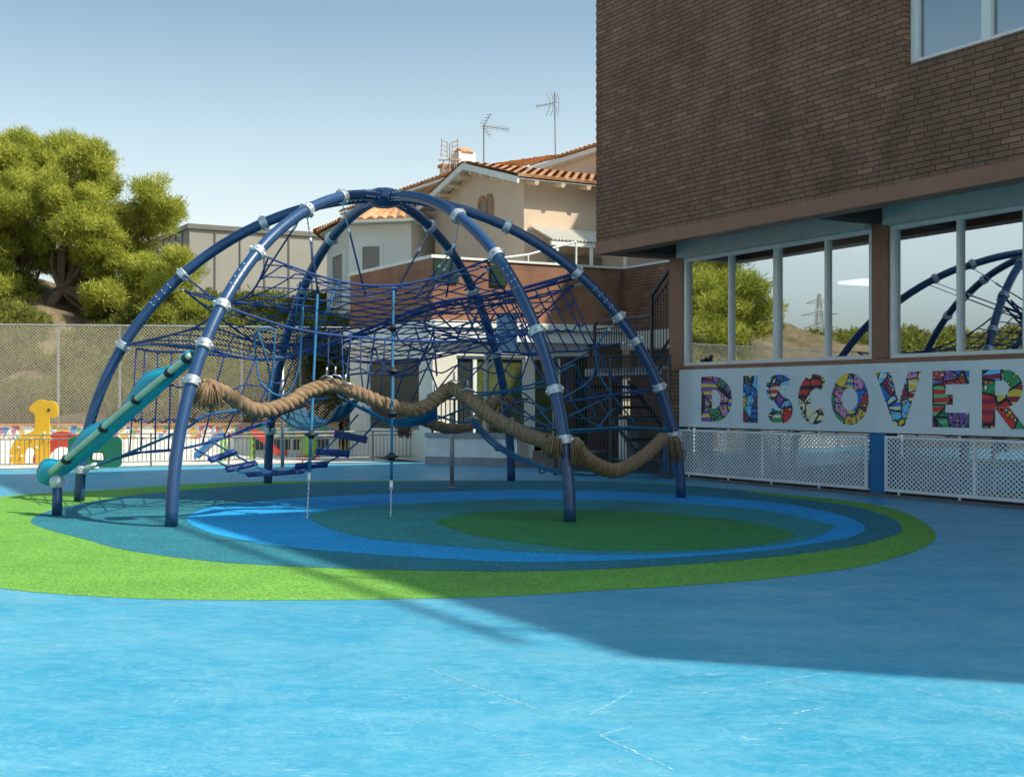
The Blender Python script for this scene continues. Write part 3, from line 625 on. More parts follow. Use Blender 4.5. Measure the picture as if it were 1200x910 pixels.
# suspension ropes on chains from the top of the arches
for k, h, tgt in (('A', 3.68, (373, 345, 15.8)), ('A', 3.95, (428, 345, 16.6)), ('D', 3.86, (462, 345, 16.9)), ('D', 3.60, (486, 350, 17)), ('D', 3.55, (498, 352, 17.2)), ('B', 3.62, (523, 348, 16)), ('B', 3.05, (545, 340, 16))):
    p = leg_h(k, h); p.z -= .07; sr = MB(); chain_rope(sr, p, PX(*tgt), 1, 0, .28, .013); part(sr, 'suspension_rope', ROPES)
sr = MB(); chain_rope(sr, leg_h('A', 3.62)-V((0, 0, .05)), PX(300, 335, 16.2), 0, 0, .1, .012); part(sr, 'suspension_rope', ROPES)
for x0, y0, x1, y1, Z in ((352, 330, 345, 385, 16.5), (358, 345, 350, 388, 16.5), (397, 330, 373, 388, 16.0), (393, 338, 377, 380, 16)): sr = MB(); sr.tube([PX(x0, y0, Z), PX(x1, y1, Z)], .012, 5, mi=3); part(sr, 'tie_rope', ROPES)

def climbing_rope(px0, y0, px1, y1, Z0, chain_y, discs):
    a, b = PX(px0, y0, Z0), GR(px1, y1); r = MB()
    f = (chain_y-y0)/(y1-y0); m_ = a.lerp(b, f)
    r.tube([a.lerp(m_, i/10) for i in range(11)], .017, 8, mi=3)
    r.tube([m_, a.lerp(b, f+.035)], .020, 8, mi=2)
    s_ = a.lerp(b, f+.035); n = 16; r.tube([s_.lerp(b, i/n) for i in range(n+1)], [.013 if i % 2 else .005 for i in range(n+1)], 6, mi=1)
    o = part(r, 'climbing_rope', ROPES)
    for y in discs:
        c = a.lerp(b, (y-y0)/(y1-y0)); d = MB()
        d.tube([c+V((0, 0, z)) for z in (-.05, -.045, -.015, -.01, .01, .02, .05)], [.02, .034, .04, .078, .078, .04, .026], 16)
        part(d, 'foot_disc', M['rubber_dark'], True, o)
climbing_rope(372, 345, 360, 609, 15.6, 558, [458, 515]); climbing_rope(461, 335, 458, 606, 15.7, 566, [388, 440, 490, 539])

# thick three-strand coir ropes with frayed ends
def coir_rope(pts, name='coir_rope', rs=.047, off=.043):
    path = spline(pts, 34); n = len(path); mb = MB(); s_ = 0; strands = [[] for _ in range(3)]; nrm = None
    for i, p in enumerate(path):
        t = (path[min(i+1, n-1)]-path[max(i-1, 0)]).normalized()
        if i: s_ += (p-path[i-1]).length
        if nrm is None: nrm = t.orthogonal().normalized()
        nrm = (nrm-t*nrm.dot(t)).normalized(); bn = t.cross(nrm)
        for q in range(3):
            a = s_*2*math.pi/.25+q*2*math.pi/3+.12*math.sin(s_*9+q); strands[q].append(p+(nrm*math.cos(a)+bn*math.sin(a))*(off+.004*math.sin(s_*31+q*2)))
    for q in range(3): mb.tube(strands[q], [rs+.005*math.sin(i*.9+q*2.1)+random.uniform(-.002, .002) for i in range(n)], 9)
    return part(mb, name, M['coir'])
def tassel(rope, p, d, ln=.22, n=130, spread=.6):
    mb = MB(); d = V(d).normalized(); p = V(p)
    for _ in range(n):
        a = random.uniform(0, 6.28); rr = random.uniform(0, .075); o_ = d.orthogonal().normalized(); b_ = d.cross(o_)
        q = p+(o_*math.cos(a)+b_*math.sin(a))*rr; dd = (d+(o_*math.cos(a)+b_*math.sin(a))*spread*random.uniform(.1, 1)).normalized()*ln*random.uniform(.6, 1.1)
        mb.tube([q, q+dd*.5+V((0, 0, .01)), q+dd-V((0, 0, .05))], [.008, .007, .004], 4)
    part(mb, 'frayed_end', M['coir'], True, rope)
r1 = coir_rope([PX(240, 452, 13.95), PX(262, 460, 14.1), PX(300, 480, 14.3), PX(335, 474, 14.6), PX(362, 458, 14.9), PX(388, 451, 15.1), PX(415, 459, 15.2), PX(450, 473, 15.2), PX(485, 480, 15.3), PX(508, 470, 15.4), PX(528, 456, 15.4), PX(545, 464, 15.2), PX(575, 487, 14.9), PX(610, 506, 14.5), PX(648, 519, 14.0)])
tassel(r1, PX(246, 450, 13.9), (-.1, -.2, -1), .24, 170, .8); tassel(r1, PX(650, 513, 13.85), (-.2, -.3, -1), .17, 130, .5)
tassel(r1, PX(645, 516, 13.9), (.1, 0, .15), .1, 40, .5)
r2 = coir_rope([PX(673, 518, 13.95), PX(683, 533, 14.1), PX(700, 546, 14.5), PX(720, 551, 15), PX(742, 543, 15.6), PX(762, 528, 16.2), PX(778, 513, 16.7)])
tassel(r2, PX(674, 518, 13.9), (.15, -.2, -1), .2, 120, .45); tassel(r2, PX(787, 512, 16.9), (.25, -.2, -1), .30, 130, .28)
r3 = coir_rope([PX(478, 490, 17.4), PX(500, 494, 17.6), PX(525, 502, 18.2), PX(550, 498, 18.9), PX(572, 478, 19.6), PX(584, 466, 20.0)], rs=.042, off=.038)
tassel(r3, PX(474, 493, 17.3), (-.1, 0, -1), .18, 110, .4); tassel(r3, PX(580, 470, 19.9), (-.5, -.3, -.6), .25, 120)
tassel(r3, PX(592, 466, 20.0), (.5, -.3, -.7), .22, 90)
# steel shackles that carry the coir rope
for px, py, Z in ((383, 447, 15.0), (393, 446, 15.1), (532, 452, 15.3), (548, 462, 15.1), (405, 455, 15.1), (509, 466, 15.4), (553, 495, 15.4)):
    p = PX(px, py, Z); br = MB(); br.tube([p+V((-.085, 0, .03)), p+V((-.02, -.03, .07)), p+V((.05, 0, .06)), p+V((.09, 0, .02))], .011, 6); br.tube([p+V((0, 0, .07)), p+V((0, 0, .17))], .011, 8)
    part(br, 'rope_shackle', M['chain'])

# sky blue membrane slung in the middle
mm = MB(); c0 = spline([PX(425, 476, 15.8), PX(455, 492, 15.7), PX(485, 487, 15.7), PX(511, 470, 15.8)], 6); c1 = spline([PX(440, 488, 16.6), PX(462, 497, 16.3), PX(490, 497, 16.2), PX(512, 489, 16.2)], 6)
k = len(c0); vs = c0+c1+[p-V((0, 0, .02)) for p in c0]+[p-V((0, 0, .02)) for p in c1]
mm.add(vs, [(i, i+1, k+i+1, k+i) for i in range(k-1)]+[(2*k+i+1, 2*k+i, 3*k+i, 3*k+i+1) for i in range(k-1)]+[(i, 2*k+i, 2*k+i+1, i+1) for i in range(k-1)]+[(k+i, k+i+1, 3*k+i+1, 3*k+i) for i in range(k-1)]+[(0, k, 3*k, 2*k), (k-1, 3*k-1, 4*k-1, 2*k-1)])
mem = part(mm, 'membrane', M['membrane'])
me_ = MB(); me_.tube(c0, .018, 6); me_.tube(c1, .018, 6); part(me_, 'edge_rope', M['rope_light'], True, mem)
ml = MB()
for pts in ([(395, 463, 15.9), (425, 480, 15.8), (458, 495, 15.7)], [(520, 466, 15.6), (505, 480, 15.7), (470, 492, 15.8)], [(458, 495, 15.8), (500, 494, 16), (535, 482, 16.2), (560, 470, 16.4)], [(510, 470, 15.8), (535, 463, 15.6)], [(512, 487, 16.2), (540, 495, 16.4), (556, 492, 16.7)]):
    ml.tube(spline([PX(*p) for p in pts], 6), .014, 6, mi=3)
part(ml, 'membrane_rope', ROPES)
# U-shaped belt seat
bs = MB(); prof = spline([PX(340, 478, 15.8), PX(352, 490, 15.8), PX(372, 496, 15.8), PX(395, 489, 15.8), PX(409, 470, 15.8)], 6); ww = V((.22, .42, .10))
k = len(prof); vs = []
for p in prof: vs += [p-ww*.5, p+ww*.5, p+ww*.5-V((0, 0, .03)), p-ww*.5-V((0, 0, .03))]
fs = [(4*i+j, 4*i+(j+1) % 4, 4*i+4+(j+1) % 4, 4*i+4+j) for i in range(k-1) for j in range(4)]+[(3, 2, 1, 0), (4*k-4, 4*k-3, 4*k-2, 4*k-1)]
bs.add(vs, fs); seat = part(bs, 'belt_seat', M['seat_rubber'], False)
bh = MB(); e0 = prof[0]; bh.tube([e0-ww*.6, e0+ww*.6], .05, 10); part(bh, 'end_roller', M['rubber_dark'], True, seat)
bh = MB(); bh.tube(spline([PX(335, 478, 15.7), PX(320, 495, 18), leg_h('E', .85)], 5), .012, 5, mi=0); bh.tube([prof[-1], PX(430, 482, 15.8)], .018, 6, mi=3); bh.tube([prof[0], PX(372, 455, 15.2)], .012, 5, mi=0); part(bh, 'seat_rope', ROPES, True, seat)

# plank bridge
pb = [(239, 522, 16.6), (261, 534, 16.5), (283, 546, 16.4), (308, 554.5, 16.3), (337, 553.5, 16.25), (365, 545, 16.2), (390, 530, 16.2), (411, 511.5, 16.2), (432, 488, 16.2)]
rb = MB(); cur = [PX(*p) for p in pb]; wv = [V((.135, .16, .05)), V((.16, .12, .035)), V((.18, .1, .01)), V((.19, .09, .01)), V((.19, .08, .01)), V((.19, .05, -.02)), V((.19, .03, -.04))]
wfull = [wv[0]]+wv+[wv[-1]]
for sgn in (-.7, .7): rb.tube(spline([c+w_*sgn for c, w_ in zip(cur, wfull)], 6), .013, 6, mi=3)
bridge = part(rb, 'plank_bridge', ROPES)
for i in range(7):
    c = cur[i+1]; t = (cur[i+2]-cur[i]).normalized(); wd = wv[i]; up = wd.cross(t).normalized(); tt = up.cross(wd.normalized())
    p = MB(); wn = wd.normalized()*.215; p.obox(c, wn, tt*.045, up*.024)
    for sg in (-.72, .72): p.ball(c+wn*sg, .034, 8, 5)
    q = part(p, 'plank', M['plank'], False, bridge)
    b_ = q.modifiers.new('bevel', 'BEVEL'); b_.width = .012; b_.segments = 2

# teal wavy banister slide from leg A to a short post
sl_pts = [PX(46, 565, 14.95), PX(56, 555, 14.9), PX(76, 542, 14.75), PX(105, 519, 14.55), (PX(140, 487, 14.35)), PX(175, 456, 14.15), PX(205, 430, 14.0), PX(226, 416, 13.92)]
path = spline(sl_pts, 14); n = len(path); mb = MB(); vs = []; fs = []; N = 18
for i, p in enumerate(path):
    t = (path[min(i+1, n-1)]-path[max(i-1, 0)]).normalized(); side = V((0, -1, .25)).normalized(); side = (side-t*side.dot(t)).normalized(); up = t.cross(side)
    if up.z < 0: up = -up
    s_ = i/(n-1); endt = min(1, (s_*(n-1)+.4)/5, ((1-s_)*(n-1)+.4)/8)**.5
    hw = (.118+.030*math.sin(s_*3.4*2*math.pi-.9)*min(1, s_/.14))*endt*(1 if s_ < .72 else 1-1.5*(s_-.72)); th = .07*endt
    cen = p+up*(.030*math.sin(s_*3.4*2*math.pi-.9)*min(1, s_/.14)+.015)
    for j in range(N):
        a = 2*math.pi*j/N; ca, sa = math.cos(a), math.sin(a)
        vs.append(cen+up*hw*ca-side*(.06*ca*ca)+side*th*sa*(1 if sa < 0 else .55))
fs = [(i*N+j, i*N+(j+1) % N, (i+1)*N+(j+1) % N, (i+1)*N+j) for i in range(n-1) for j in range(N)]+[tuple(range(N-1, -1, -1)), tuple((n-1)*N+j for j in range(N))]
mb.add(vs, fs)
for i in range(8, n*2-14):                   # ribbed upper rim
    x = i/2; a_, b_ = int(x), min(int(x)+1, n-1); q = V(vs[a_*N]).lerp(V(vs[b_*N]), x-a_); mb.ball(q, .017, 6, 4)
slide = part(mb, 'wavy_slide', M['teal_slide'])
pl = MB(); pp = [q-V((0, .10, 0)) for q in spline([PX(62, 553, 14.8), PX(105, 517, 14.55), PX(150, 478, 14.3), PX(195, 441, 14.05), PX(226, 416, 13.92)], 8)]
pl.tube(pp, .033, 10); part(pl, 'guide_rod', M['pale_pole'], True, slide)
for fpos in (.12, .35, .56, .78, .93):
    x = fpos*(len(pp)-1); i = int(x); p = pp[i].lerp(pp[min(i+1, len(pp)-1)], x-i); t = (pp[min(i+1, len(pp)-1)]-pp[max(i-1, 0)]).normalized(); c = MB()
    c.tube([p-t*.03, p+t*.03], .038, 12); u = t.cross(V((0, 1, 0))).normalized(); c.obox(p+V((0, .05, 0)), u*.055, t*.024, V((0, .03, 0)))
    part(c, 'rod_clamp', M['rubber_dark'], False, slide)
post_b = GR(67, 604); pm = MB(); pm.tube([post_b, post_b+V((0, 0, .36))], .058, 16); ps = part(pm, 'slide_post', M['navy'])
pm = MB(); pm.ball(post_b+V((0, 0, .39)), .088, 16, 10); part(pm, 'ball_joint', M['collar'], True, ps)

# ------------------------------------------------------------------ brick school building (local frame: x along the front, y into the building)
ev = V((0.491, -0.871, 0)).normalized(); wv_ = V((-ev.y, ev.x, 0)); O = V((2.98, 21.7, 0)); RZ = math.atan2(ev.y, ev.x)
def U(px, q): x = (px-600)/F; b = O+wv_*q; return (x*b.y-b.x)/(ev.x-x*ev.y)      # photo column -> position along the front at depth q
def ZL(px, py, q): p = O+ev*U(px, q)+wv_*q; return EYE+(HZ-py)/F*p.y
sch = thing('school_building', 'dark brown brick school building overhanging a row of large windows at the right', 'building', O, RZ)
def sp(mb, name, m, parent=sch, smooth=False, bevel=0): return mb.build(name, m, parent, None, smooth, bevel)
QF = -1.40; UL = -0.65; UR = 21.1; ZB, ZT = 3.82, 4.03
wu0, wu1, wz0, wz1 = U(1060, QF), 10.6, 5.46, 7.3
b = MB()
b.box(UL, wu0, QF, -1.0, ZT, 8.9); b.box(wu0, wu1, QF, -1.0, ZT, wz0); b.box(wu0, wu1, QF, -1.0, wz1, 8.9); b.box(wu1, UR, QF, -1.0, ZT, 8.9)
b.box(UL, UR, -1.0, 14, 4.6, 8.9)
b.box(UL, 3.4, QF, 10.5, 8.9, 9.9); b.box(3.4, 8.8, QF, 4.0, 8.9, 16.4); b.box(8.8, 12.1, QF, 4.0, 8.9, 11.4); b.box(12.1, UR, QF, 4.0, 8.9, 14.5)  # roof blocks above the view, stepped and sized for the shadow they cast
b.box(UL, 8.8, 8.7, 14, 9.9, 16.4); b.box(-6, UL-.002, 10.5, 14, 0, 16.4)  # unseen blocks added to shade the terrace wall and house side
for i in range(34): b.box(UL-.012, UL+.13, QF-.003, QF+.2, 4.1+i*.141, 4.1+i*.141+.060)
sp(b, 'upper_wall', M['brick'])
b = MB(); b.box(UL-.012, UR, QF-.012, QF+.30, ZB, ZT-.002); b.box(UL-.012, UL+.25, QF+.30, 5.0, ZB, ZT-.002); sp(b, 'steel_band', M['brown'], bevel=.006)
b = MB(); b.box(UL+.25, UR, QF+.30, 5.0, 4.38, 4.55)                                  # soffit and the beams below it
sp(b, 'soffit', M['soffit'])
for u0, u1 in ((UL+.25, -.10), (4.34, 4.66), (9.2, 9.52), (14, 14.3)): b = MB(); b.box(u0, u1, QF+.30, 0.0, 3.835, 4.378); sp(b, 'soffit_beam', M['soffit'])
b = MB(); b.tube([(12.2, QF+.05, 15.15), (UR-.2, QF+.05, 15.15)], .05, 8)
for u in (12.3, 15, 17.8, 20.3): b.tube([(u, QF+.05, 14.5), (u, QF+.05, 15.15)], .03, 6)
sp(b, 'roof_rail', M['dark_metal'])
# columns
for u0, u1, q0, z0 in ((-.47, -.08, 0, 1.9), (4.345, 4.645, -.02, 1.93), (9.2, 9.5, -.02, 1.93)):
    b = MB(); b.box(u0, u1, q0, .33, z0, 3.83); sp(b, 'column', M['brown'], bevel=.008)
b = MB(); b.box(-.62, -.10, -.05, .9, .905, 1.86); b.box(-.64, -.08, -.07, .92, 1.86, 1.90, 1); sp(b, 'brick_pier', [M['brick'], M['brown']])
for u0, u1, q1 in ((-.58, -.10, .9), (4.33, 4.64, .3), (9.2, 9.5, .3)):
    b = MB(); b.box(u0, u1, -.045, q1, 0, .9); sp(b, 'blue_pilaster', M['blue_paint'])
b = MB(); b.box(-.08, UR, -.03, .35, 1.862, 1.925); sp(b, 'sill', M['brown'])
b = MB(); b.box(-.08, UR, .02, .3, .86, 1.86); b.box(9.5, UR, .02, .3, 0, .86); b.box(-.6, UR, 5.1, 5.3, 0, 4.4); b.box(-.6, -.3, .9, 5.1, 0, 4.4); b.box(-.6, -.3, 5.302, 14, 0, 4.598); b.box(UR-.3, UR, .3, 5.1, 0, 4.4); b.box(9.52, UR, .04, .3, 1.93, 4.38); sp(b, 'lower_wall', M['brick'])
b = MB(); b.box(-.28, UR-.3, .32, 5.08, .88, .93); b.box(-.28, UR-.3, 4.95, 5.08, .93, 3.9); b.box(-.28, UR-.3, .32, 5.08, 3.92, 3.96); sp(b, 'classroom', M['room'])
b = MB(); b.box(-.28, 9.4, .8, .9, 0, .86); b.box(-.28, 9.4, .05, .8, -.005, .006, 1); sp(b, 'basement_wall', [M['room'], M['stucco_grey']])
b = MB(); b.box(-.7, UR, -.16, .04, 0.001, .035); sp(b, 'base_kerb', M['kerb'])
for u0, u1 in ((-.085, 4.335), (4.66, 9.195)):
    b = MB(); b.box(u0, u1, -.14, .12, 3.775, 4.37); sp(b, 'shutter_box', M['shutter'], bevel=.012)
def window(u0, u1, z0, z1, q, muls, fw=.055, parent=sch, thick=None, gm='glass'):
    f = MB(); f.box(u0, u0+fw*1.6, q, q+.09, z0, z1); f.box(u1-fw*1.6, u1, q, q+.09, z0, z1); f.box(u0+fw*1.6, u1-fw*1.6, q, q+.09, z0, z0+fw); f.box(u0+fw*1.6, u1-fw*1.6, q, q+.09, z1-fw, z1)
    for m_ in muls:
        ww = fw*(.95 if m_ == thick else .5); f.box(m_-ww, m_+ww, q+.004, q+.088, z0+fw, z1-fw)
    fr = sp(f, 'window_frame', M['frame'], parent, bevel=.004)
    ed = [u0+fw]+list(muls)+[u1-fw]
    for a, c in zip(ed[:-1], ed[1:]):
        p = MB(); tilt_pane(p, a, c, q+.045, z0+fw*.5, z1-fw*.5); sp(p, 'pane', M[gm], fr)
    return fr
window(-.075, 4.34, 1.927, 3.772, .02, [1.14, 2.265, 3.38], thick=2.265)
window(4.65, 9.195, 1.927, 3.772, .02, [5.84, 6.90, 8.05], thick=6.90)
window(wu0+.003, wu1-.003, wz0+.003, wz1-.003, QF+.10, [U(1155, QF+.1), U(1155, QF+.1)+1.5], .07, thick=U(1155, QF+.1), gm='glass_up')
b = MB(); b.box(wu0, wu1, -1.02, -1.001, wz0, wz1); sp(b, 'dark_backing', M['soffit'])  # dark sheet standing in for the unlit room behind the upper panes
b = MB(); uu = U(982, 2.2); zz = ZL(1000, 331, 2.2); b.box(uu, uu+.62, 2.2, 2.9, zz, zz+.05)
lm, nt, bs_ = nodes('lit_ceiling_panel'); bs_.inputs['Emission Color'].default_value = (1, .97, .9, 1); bs_.inputs['Emission Strength'].default_value = 4.0; MATS['lamp'] = lm
lamp = b.build('ceiling_lamp', lm, None); lamp.location = O; lamp.rotation_euler = (0, 0, RZ); tag(lamp, 'small lit white ceiling lamp seen through the classroom window glass', 'lamp')
b = MB(); b.box(uu, uu+.62, 2.2, 2.9, zz+.052, 3.9); 
# mesh screens over the basement lights
def screen(u0, u1, mul):
    z0, z1 = .075, .845; q = -.075; f = MB(); t = .018
    for a, c in ((u0, u0+2*t), (u1-2*t, u1)): f.box(a, c, q-t, q+t, z0, z1)
    for z in (z0, z1-2*t): f.box(u0+2*t, u1-2*t, q-t, q+t, z, z+2*t)
    for m_ in mul: f.box(m_-t, m_+t, q-t+.002, q+t-.002, z0+2*t, z1-2*t)
    for x in np.arange(u0+.25, u1, 1.05):
        f.box(x-.014, x+.014, q-.012, q+.012, .02, z0); f.box(x-.014, x+.014, q-.012, q+.012, z1, .875)
    fr = sp(f, 'mesh_screen', M['white_metal'], bevel=.003)
    g_ = MB()
    for fam, p, r in lattice(u1-u0-.06, z1-z0-.06, .083, .064):
        a, c = V((u0+.03+p[0], q+.006*fam, z0+.03+p[1])), V((u0+.03+r[0], q+.006*fam, z0+.03+r[1])); d = (c-a).normalized(); s_ = V((-d.z, 0, d.x))*.0080
        g_.obox((a+c)/2, (c-a)/2, (0, .003, 0), s_)
    sp(g_, 'wire_mesh', M['white_metal'], fr)
    gl = MB(); gl.box(u0+.02, u1-.02, .10, .107, .03, .86); sp(gl, 'pane', M['glass'], fr)
screen(-.055, 4.32, [U(898, 0)]); screen(4.66, 9.19, [U(1147, 0), 7.7])
# mural sign
sg = thing('mural_sign', 'long pale blue painted sign panel lettered DISCOVER under the classroom windows', 'sign', O, RZ)
b = MB(); b.box(-.08, UR, -.075, .018, .885, 1.858); sp(b, 'sign_panel', M['sign'], sg, bevel=.006)
pur, red_, yel, grn, blu, pnk, crm, blk, org, mar, lbl = (.16, .07, .26), (.46, .035, .03), (.55, .38, .05), (.03, .22, .08), (.02, .12, .42), (.48, .2, .34), (.56, .49, .33), (.02, .02, .03), (.6, .16, .02), (.2, .02, .05), (.12, .4, .65)
LM = [letter_mat(1, [pur, red_, blu, pnk, grn, (.25, .12, .35)], [yel, crm, pnk], 7, yel), letter_mat(2, [blu, (.01, .05, .2), lbl, yel, mar, blk], [crm, lbl, grn], 10, blk),
      letter_mat(3, [blu, lbl, red_, grn, pur, org], [crm, pnk, blk], 8, crm), letter_mat(4, [crm, yel, crm, red_, grn, org], [blk, crm, grn], 7, blk),
      letter_mat(5, [org, red_, grn, pnk, blu, yel], [crm, grn, red_, blu], 10, yel), letter_mat(6, [blu, pnk, yel, mar, crm, lbl], [yel, lbl, crm], 8, crm),
      letter_mat(7, [grn, grn, mar, pur, red_, blu], [crm, grn, pnk], 8, (.1, .35, .15)), letter_mat(8, [lbl, mar, yel, mar, red_, grn], [crm, org, yel], 6, mar)]
def ell(cx, cz, rx, rz, a0, a1, n): return [(cx+rx*math.cos(a0+(a1-a0)*i/n), cz+rz*math.sin(a0+(a1-a0)*i/n)) for i in range(n+1)]
def to3(pts, u0, w_, z0, h_, q): return [V((u0+x*w_, q, z0+z*h_)) for x, z in pts]
def ribbon(pts, width):                      # thick stroke along a centre line, in unit box coordinates
    l, r = [], []
    for i, p in enumerate(pts):
        a, c = pts[max(i-1, 0)], pts[min(i+1, len(pts)-1)]; dx, dz = c[0]-a[0], c[1]-a[1]; n = math.hypot(dx, dz); nx, nz = -dz/n, dx/n
        l.append((p[0]+nx*width/2, p[1]+nz*width/2)); r.append((p[0]-nx*width/2, p[1]-nz*width/2))
    return l+r[::-1]
Q = -.0765
def letter(i, ch, px0, px1):
    u0, u1 = U(px0, -.075), U(px1, -.075); w_ = u1-u0; z0 = .985; h_ = .745; mb = MB(); d = V((0, -.004, 0)); P = lambda pts, e=0: to3(pts, u0, w_, z0, h_, Q-e)
    if ch == 'D':
        n = 24; out = ell(.42, .5, .58, .5, -math.pi/2, math.pi/2, n)+[(.21, 1), (0, 1), (0, .5), (0, 0), (.21, 0)]; inn = ell(.42, .5, .22, .21, -math.pi/2, math.pi/2, n)+[(.38, .71), (.35, .71), (.35, .5), (.35, .29), (.38, .29)]
        mb.ringprism(P(out), P(inn), d)
    elif ch == 'I': mb.prism(P([(0, 0), (1, 0), (1, 1), (0, 1)]), d)
    elif ch == 'S':
        c = ell(.5, .72, .34, .155, R(20), R(250), 16)+ell(.5, .28, .34, .155, R(82), R(-160), 16)
        rb_ = ribbon(c, .27); k = len(c)
        for j in range(k-1): mb.prism(P([rb_[j], rb_[j+1], rb_[2*k-2-j], rb_[2*k-1-j]], 0), d)
    elif ch in 'CO':
        a0, a1 = (R(48), R(312)) if ch == 'C' else (0, 2*math.pi); o_ = ell(.5 if ch == 'O' else .55, .5, .5 if ch == 'O' else .56, .5, a0, a1, 40); n_ = ell(.5 if ch == 'O' else .62, .5, .22, .22, a0, a1, 40)
        if ch == 'O': mb.ringprism(P(o_[:-1]), P(n_[:-1]), d)
        else:
            for j in range(40): mb.prism(P([o_[j], o_[j+1], n_[j+1], n_[j]]), d)
    elif ch == 'V': mb.prism(P([(0, 1), (.33, 1), (.52, .42), (.72, 1), (1, 1), (.64, 0), (.42, 0)]), d)
    elif ch == 'E': mb.prism(P([(0, 0), (1, 0), (1, .26), (.36, .26), (.36, .40), (.56, .40), (.56, .58), (.36, .58), (.36, .76), (1, .76), (1, 1), (0, 1)]), d)
    elif ch == 'R':
        mb.prism(P([(0, 0), (.30, 0), (.30, 1), (0, 1)]), d)
        o_ = [(.301, .36), (.301, .36), (.5, .36)]+ell(.5, .68, .42, .32, -math.pi/2, math.pi/2, 18)+[(.5, 1), (.301, 1), (.301, 1)]; n_ = [(.301, .56), (.301, .56), (.45, .56)]+ell(.48, .68, .14, .13, -math.pi/2, math.pi/2, 18)+[(.45, .81), (.301, .81), (.301, .81)]
        k = len(o_)
        for j in range(k-1):
            if o_[j] != o_[j+1]: mb.prism(P([o_[j], o_[j+1], n_[j+1], n_[j]]), d)
        mb.prism(P([(.301, .35), (.62, .358), (1, 0), (.66, 0)], .0005), d)
    sp(mb, 'painted_letter', LM[i], sg)
for i, (ch, a, c) in enumerate((('D', 822, 858), ('I', 871, 888), ('S', 897, 930), ('C', 936, 970), ('O', 974.5, 1018), ('V', 1026, 1080), ('E', 1093, 1136), ('R', 1151, 1203))): letter(i, ch, a, c)

# ------------------------------------------------------------------ terrace block, gate and stair between the buildings
K = PX(507, 302, 27); KZ = K.z; K = V((K.x, K.y, 0))
ter = thing('terrace_building', 'low cream annexe with sliding windows and a terracotta parapet behind the dome', 'building', K, RZ)
def tp(mb, name, m, bevel=0): return mb.build(name, m, ter, None, False, bevel)
L1 = 4.66; L2 = 4.91
b = MB(); b.box(-L1, 0, 0, .28, 3.05, KZ); b.box(-.28, 0, .28, L2, 3.05, KZ); tp(b, 'terracotta_wall', M['terracotta']); b = MB(); b.box(-.28, 6.5, L2, L2+.28, 2.6, KZ); tp(b, 'brick_wall', M['brick'])
b = MB()
b.box(-L1-.03, .03, -.04, .32, KZ, KZ+.07); b.box(-.3, .03, .32, L2-.02, KZ, KZ+.05); b.box(-.3, 6.5, L2-.02, L2+.3, KZ+.002, KZ+.05)
tp(b, 'coping', M['white_trim'])
b = MB(); b.box(-L1-.15, .10, -.10, L2, 2.86, 3.05); b.box(-L1-.1, .16, -.16, L2, 2.62, 2.855); b.box(.102, .22, -.05, L2, 2.90, 3.04); tp(b, 'slab_edge', M['white_trim'])
b = MB()
b.box(-L1, -3.6, 0, .25, 0, 2.62); b.box(-.68, 0, 0, .25, 0, 2.62); b.box(-3.6, -.68, 0, .25, 2.33, 2.62); b.box(-3.6, -.68, 0, .25, 0, .62)
b.box(-.25, 0, .25, .57, 0, 2.62); b.box(-.25, 0, .57, 4.0, 2.30, 2.62); b.box(-.25, 0, 2.30, 2.52, 0, 2.30); b.box(-.25, 0, .57, 2.3, 0, .45); b.box(-.25, 0, 3.1, 3.2, 0, 2.3); b.box(-.25, 0, 3.95, L2, 0, 2.62, 1)
b.box(-L1, -.26, .8, 4.9, 0, .1)
tp(b, 'cream_wall', [M['cream'], M['dark_brown']])
b = MB(); b.box(-L1, -L1+.2, .25, 4.8, 0, 2.62); b.box(-L1+.2, -.3, 4.6, 4.8, 0, 2.62); tp(b, 'back_wall', M['cream'])
for u0, u1 in ((-3.6, -2.2), (-2.2, -.68)):
    f = MB(); t = .05; f.box(u0+.003, u0+t, .04, .12, .623, 2.327); f.box(u1-t, u1-.003, .04, .12, .623, 2.327); f.box(u0+t, u1-t, .04, .12, .623, .68); f.box(u0+t, u1-t, .04, .12, 2.27, 2.327)
    w_ = tp(f, 'window', M['white_trim']); p = MB(); p.box(u0+t, u1-t, .075, .085, .68, 2.27); p.build('pane', M['glass_dark'], w_)
for y0, y1, mt in ((.573, 1.05, 'glass_dark'), (1.05, 2.297, 'glass_green_refl'), (2.523, 3.097, 'glass_green_refl')):
    f = MB(); t = .045; f.box(-.13, -.05, y0, y0+t, .453, 2.297); f.box(-.13, -.05, y1-t, y1, .453, 2.297); f.box(-.13, -.05, y0+t, y1-t, .453, .51); f.box(-.13, -.05, y0+t, y1-t, 2.24, 2.297)
    w_ = tp(f, 'window', M['white_trim']); p = MB(); p.box(-.095, -.085, y0+t, y1-t, .51, 2.24); p.build('pane', M[mt], w_)
b = MB(); b.box(-.14, -.07, 3.203, 3.62, 0, 2.297); tp(b, 'door', M['brown_door'])
b = MB(); b.box(-.16, -.06, 3.63, 3.947, 0, 2.297); tp(b, 'door', M['dark_green'])
b = MB(); b.box(.01, .05, .02, .60, KZ-.50, KZ-.03); tp(b, 'green_shutter', M['dark_green'])
b = MB(); b.box(.01, .05, 1.40, 1.80, KZ-.52, KZ-.08); tp(b, 'green_shutter', M['dark_green'])
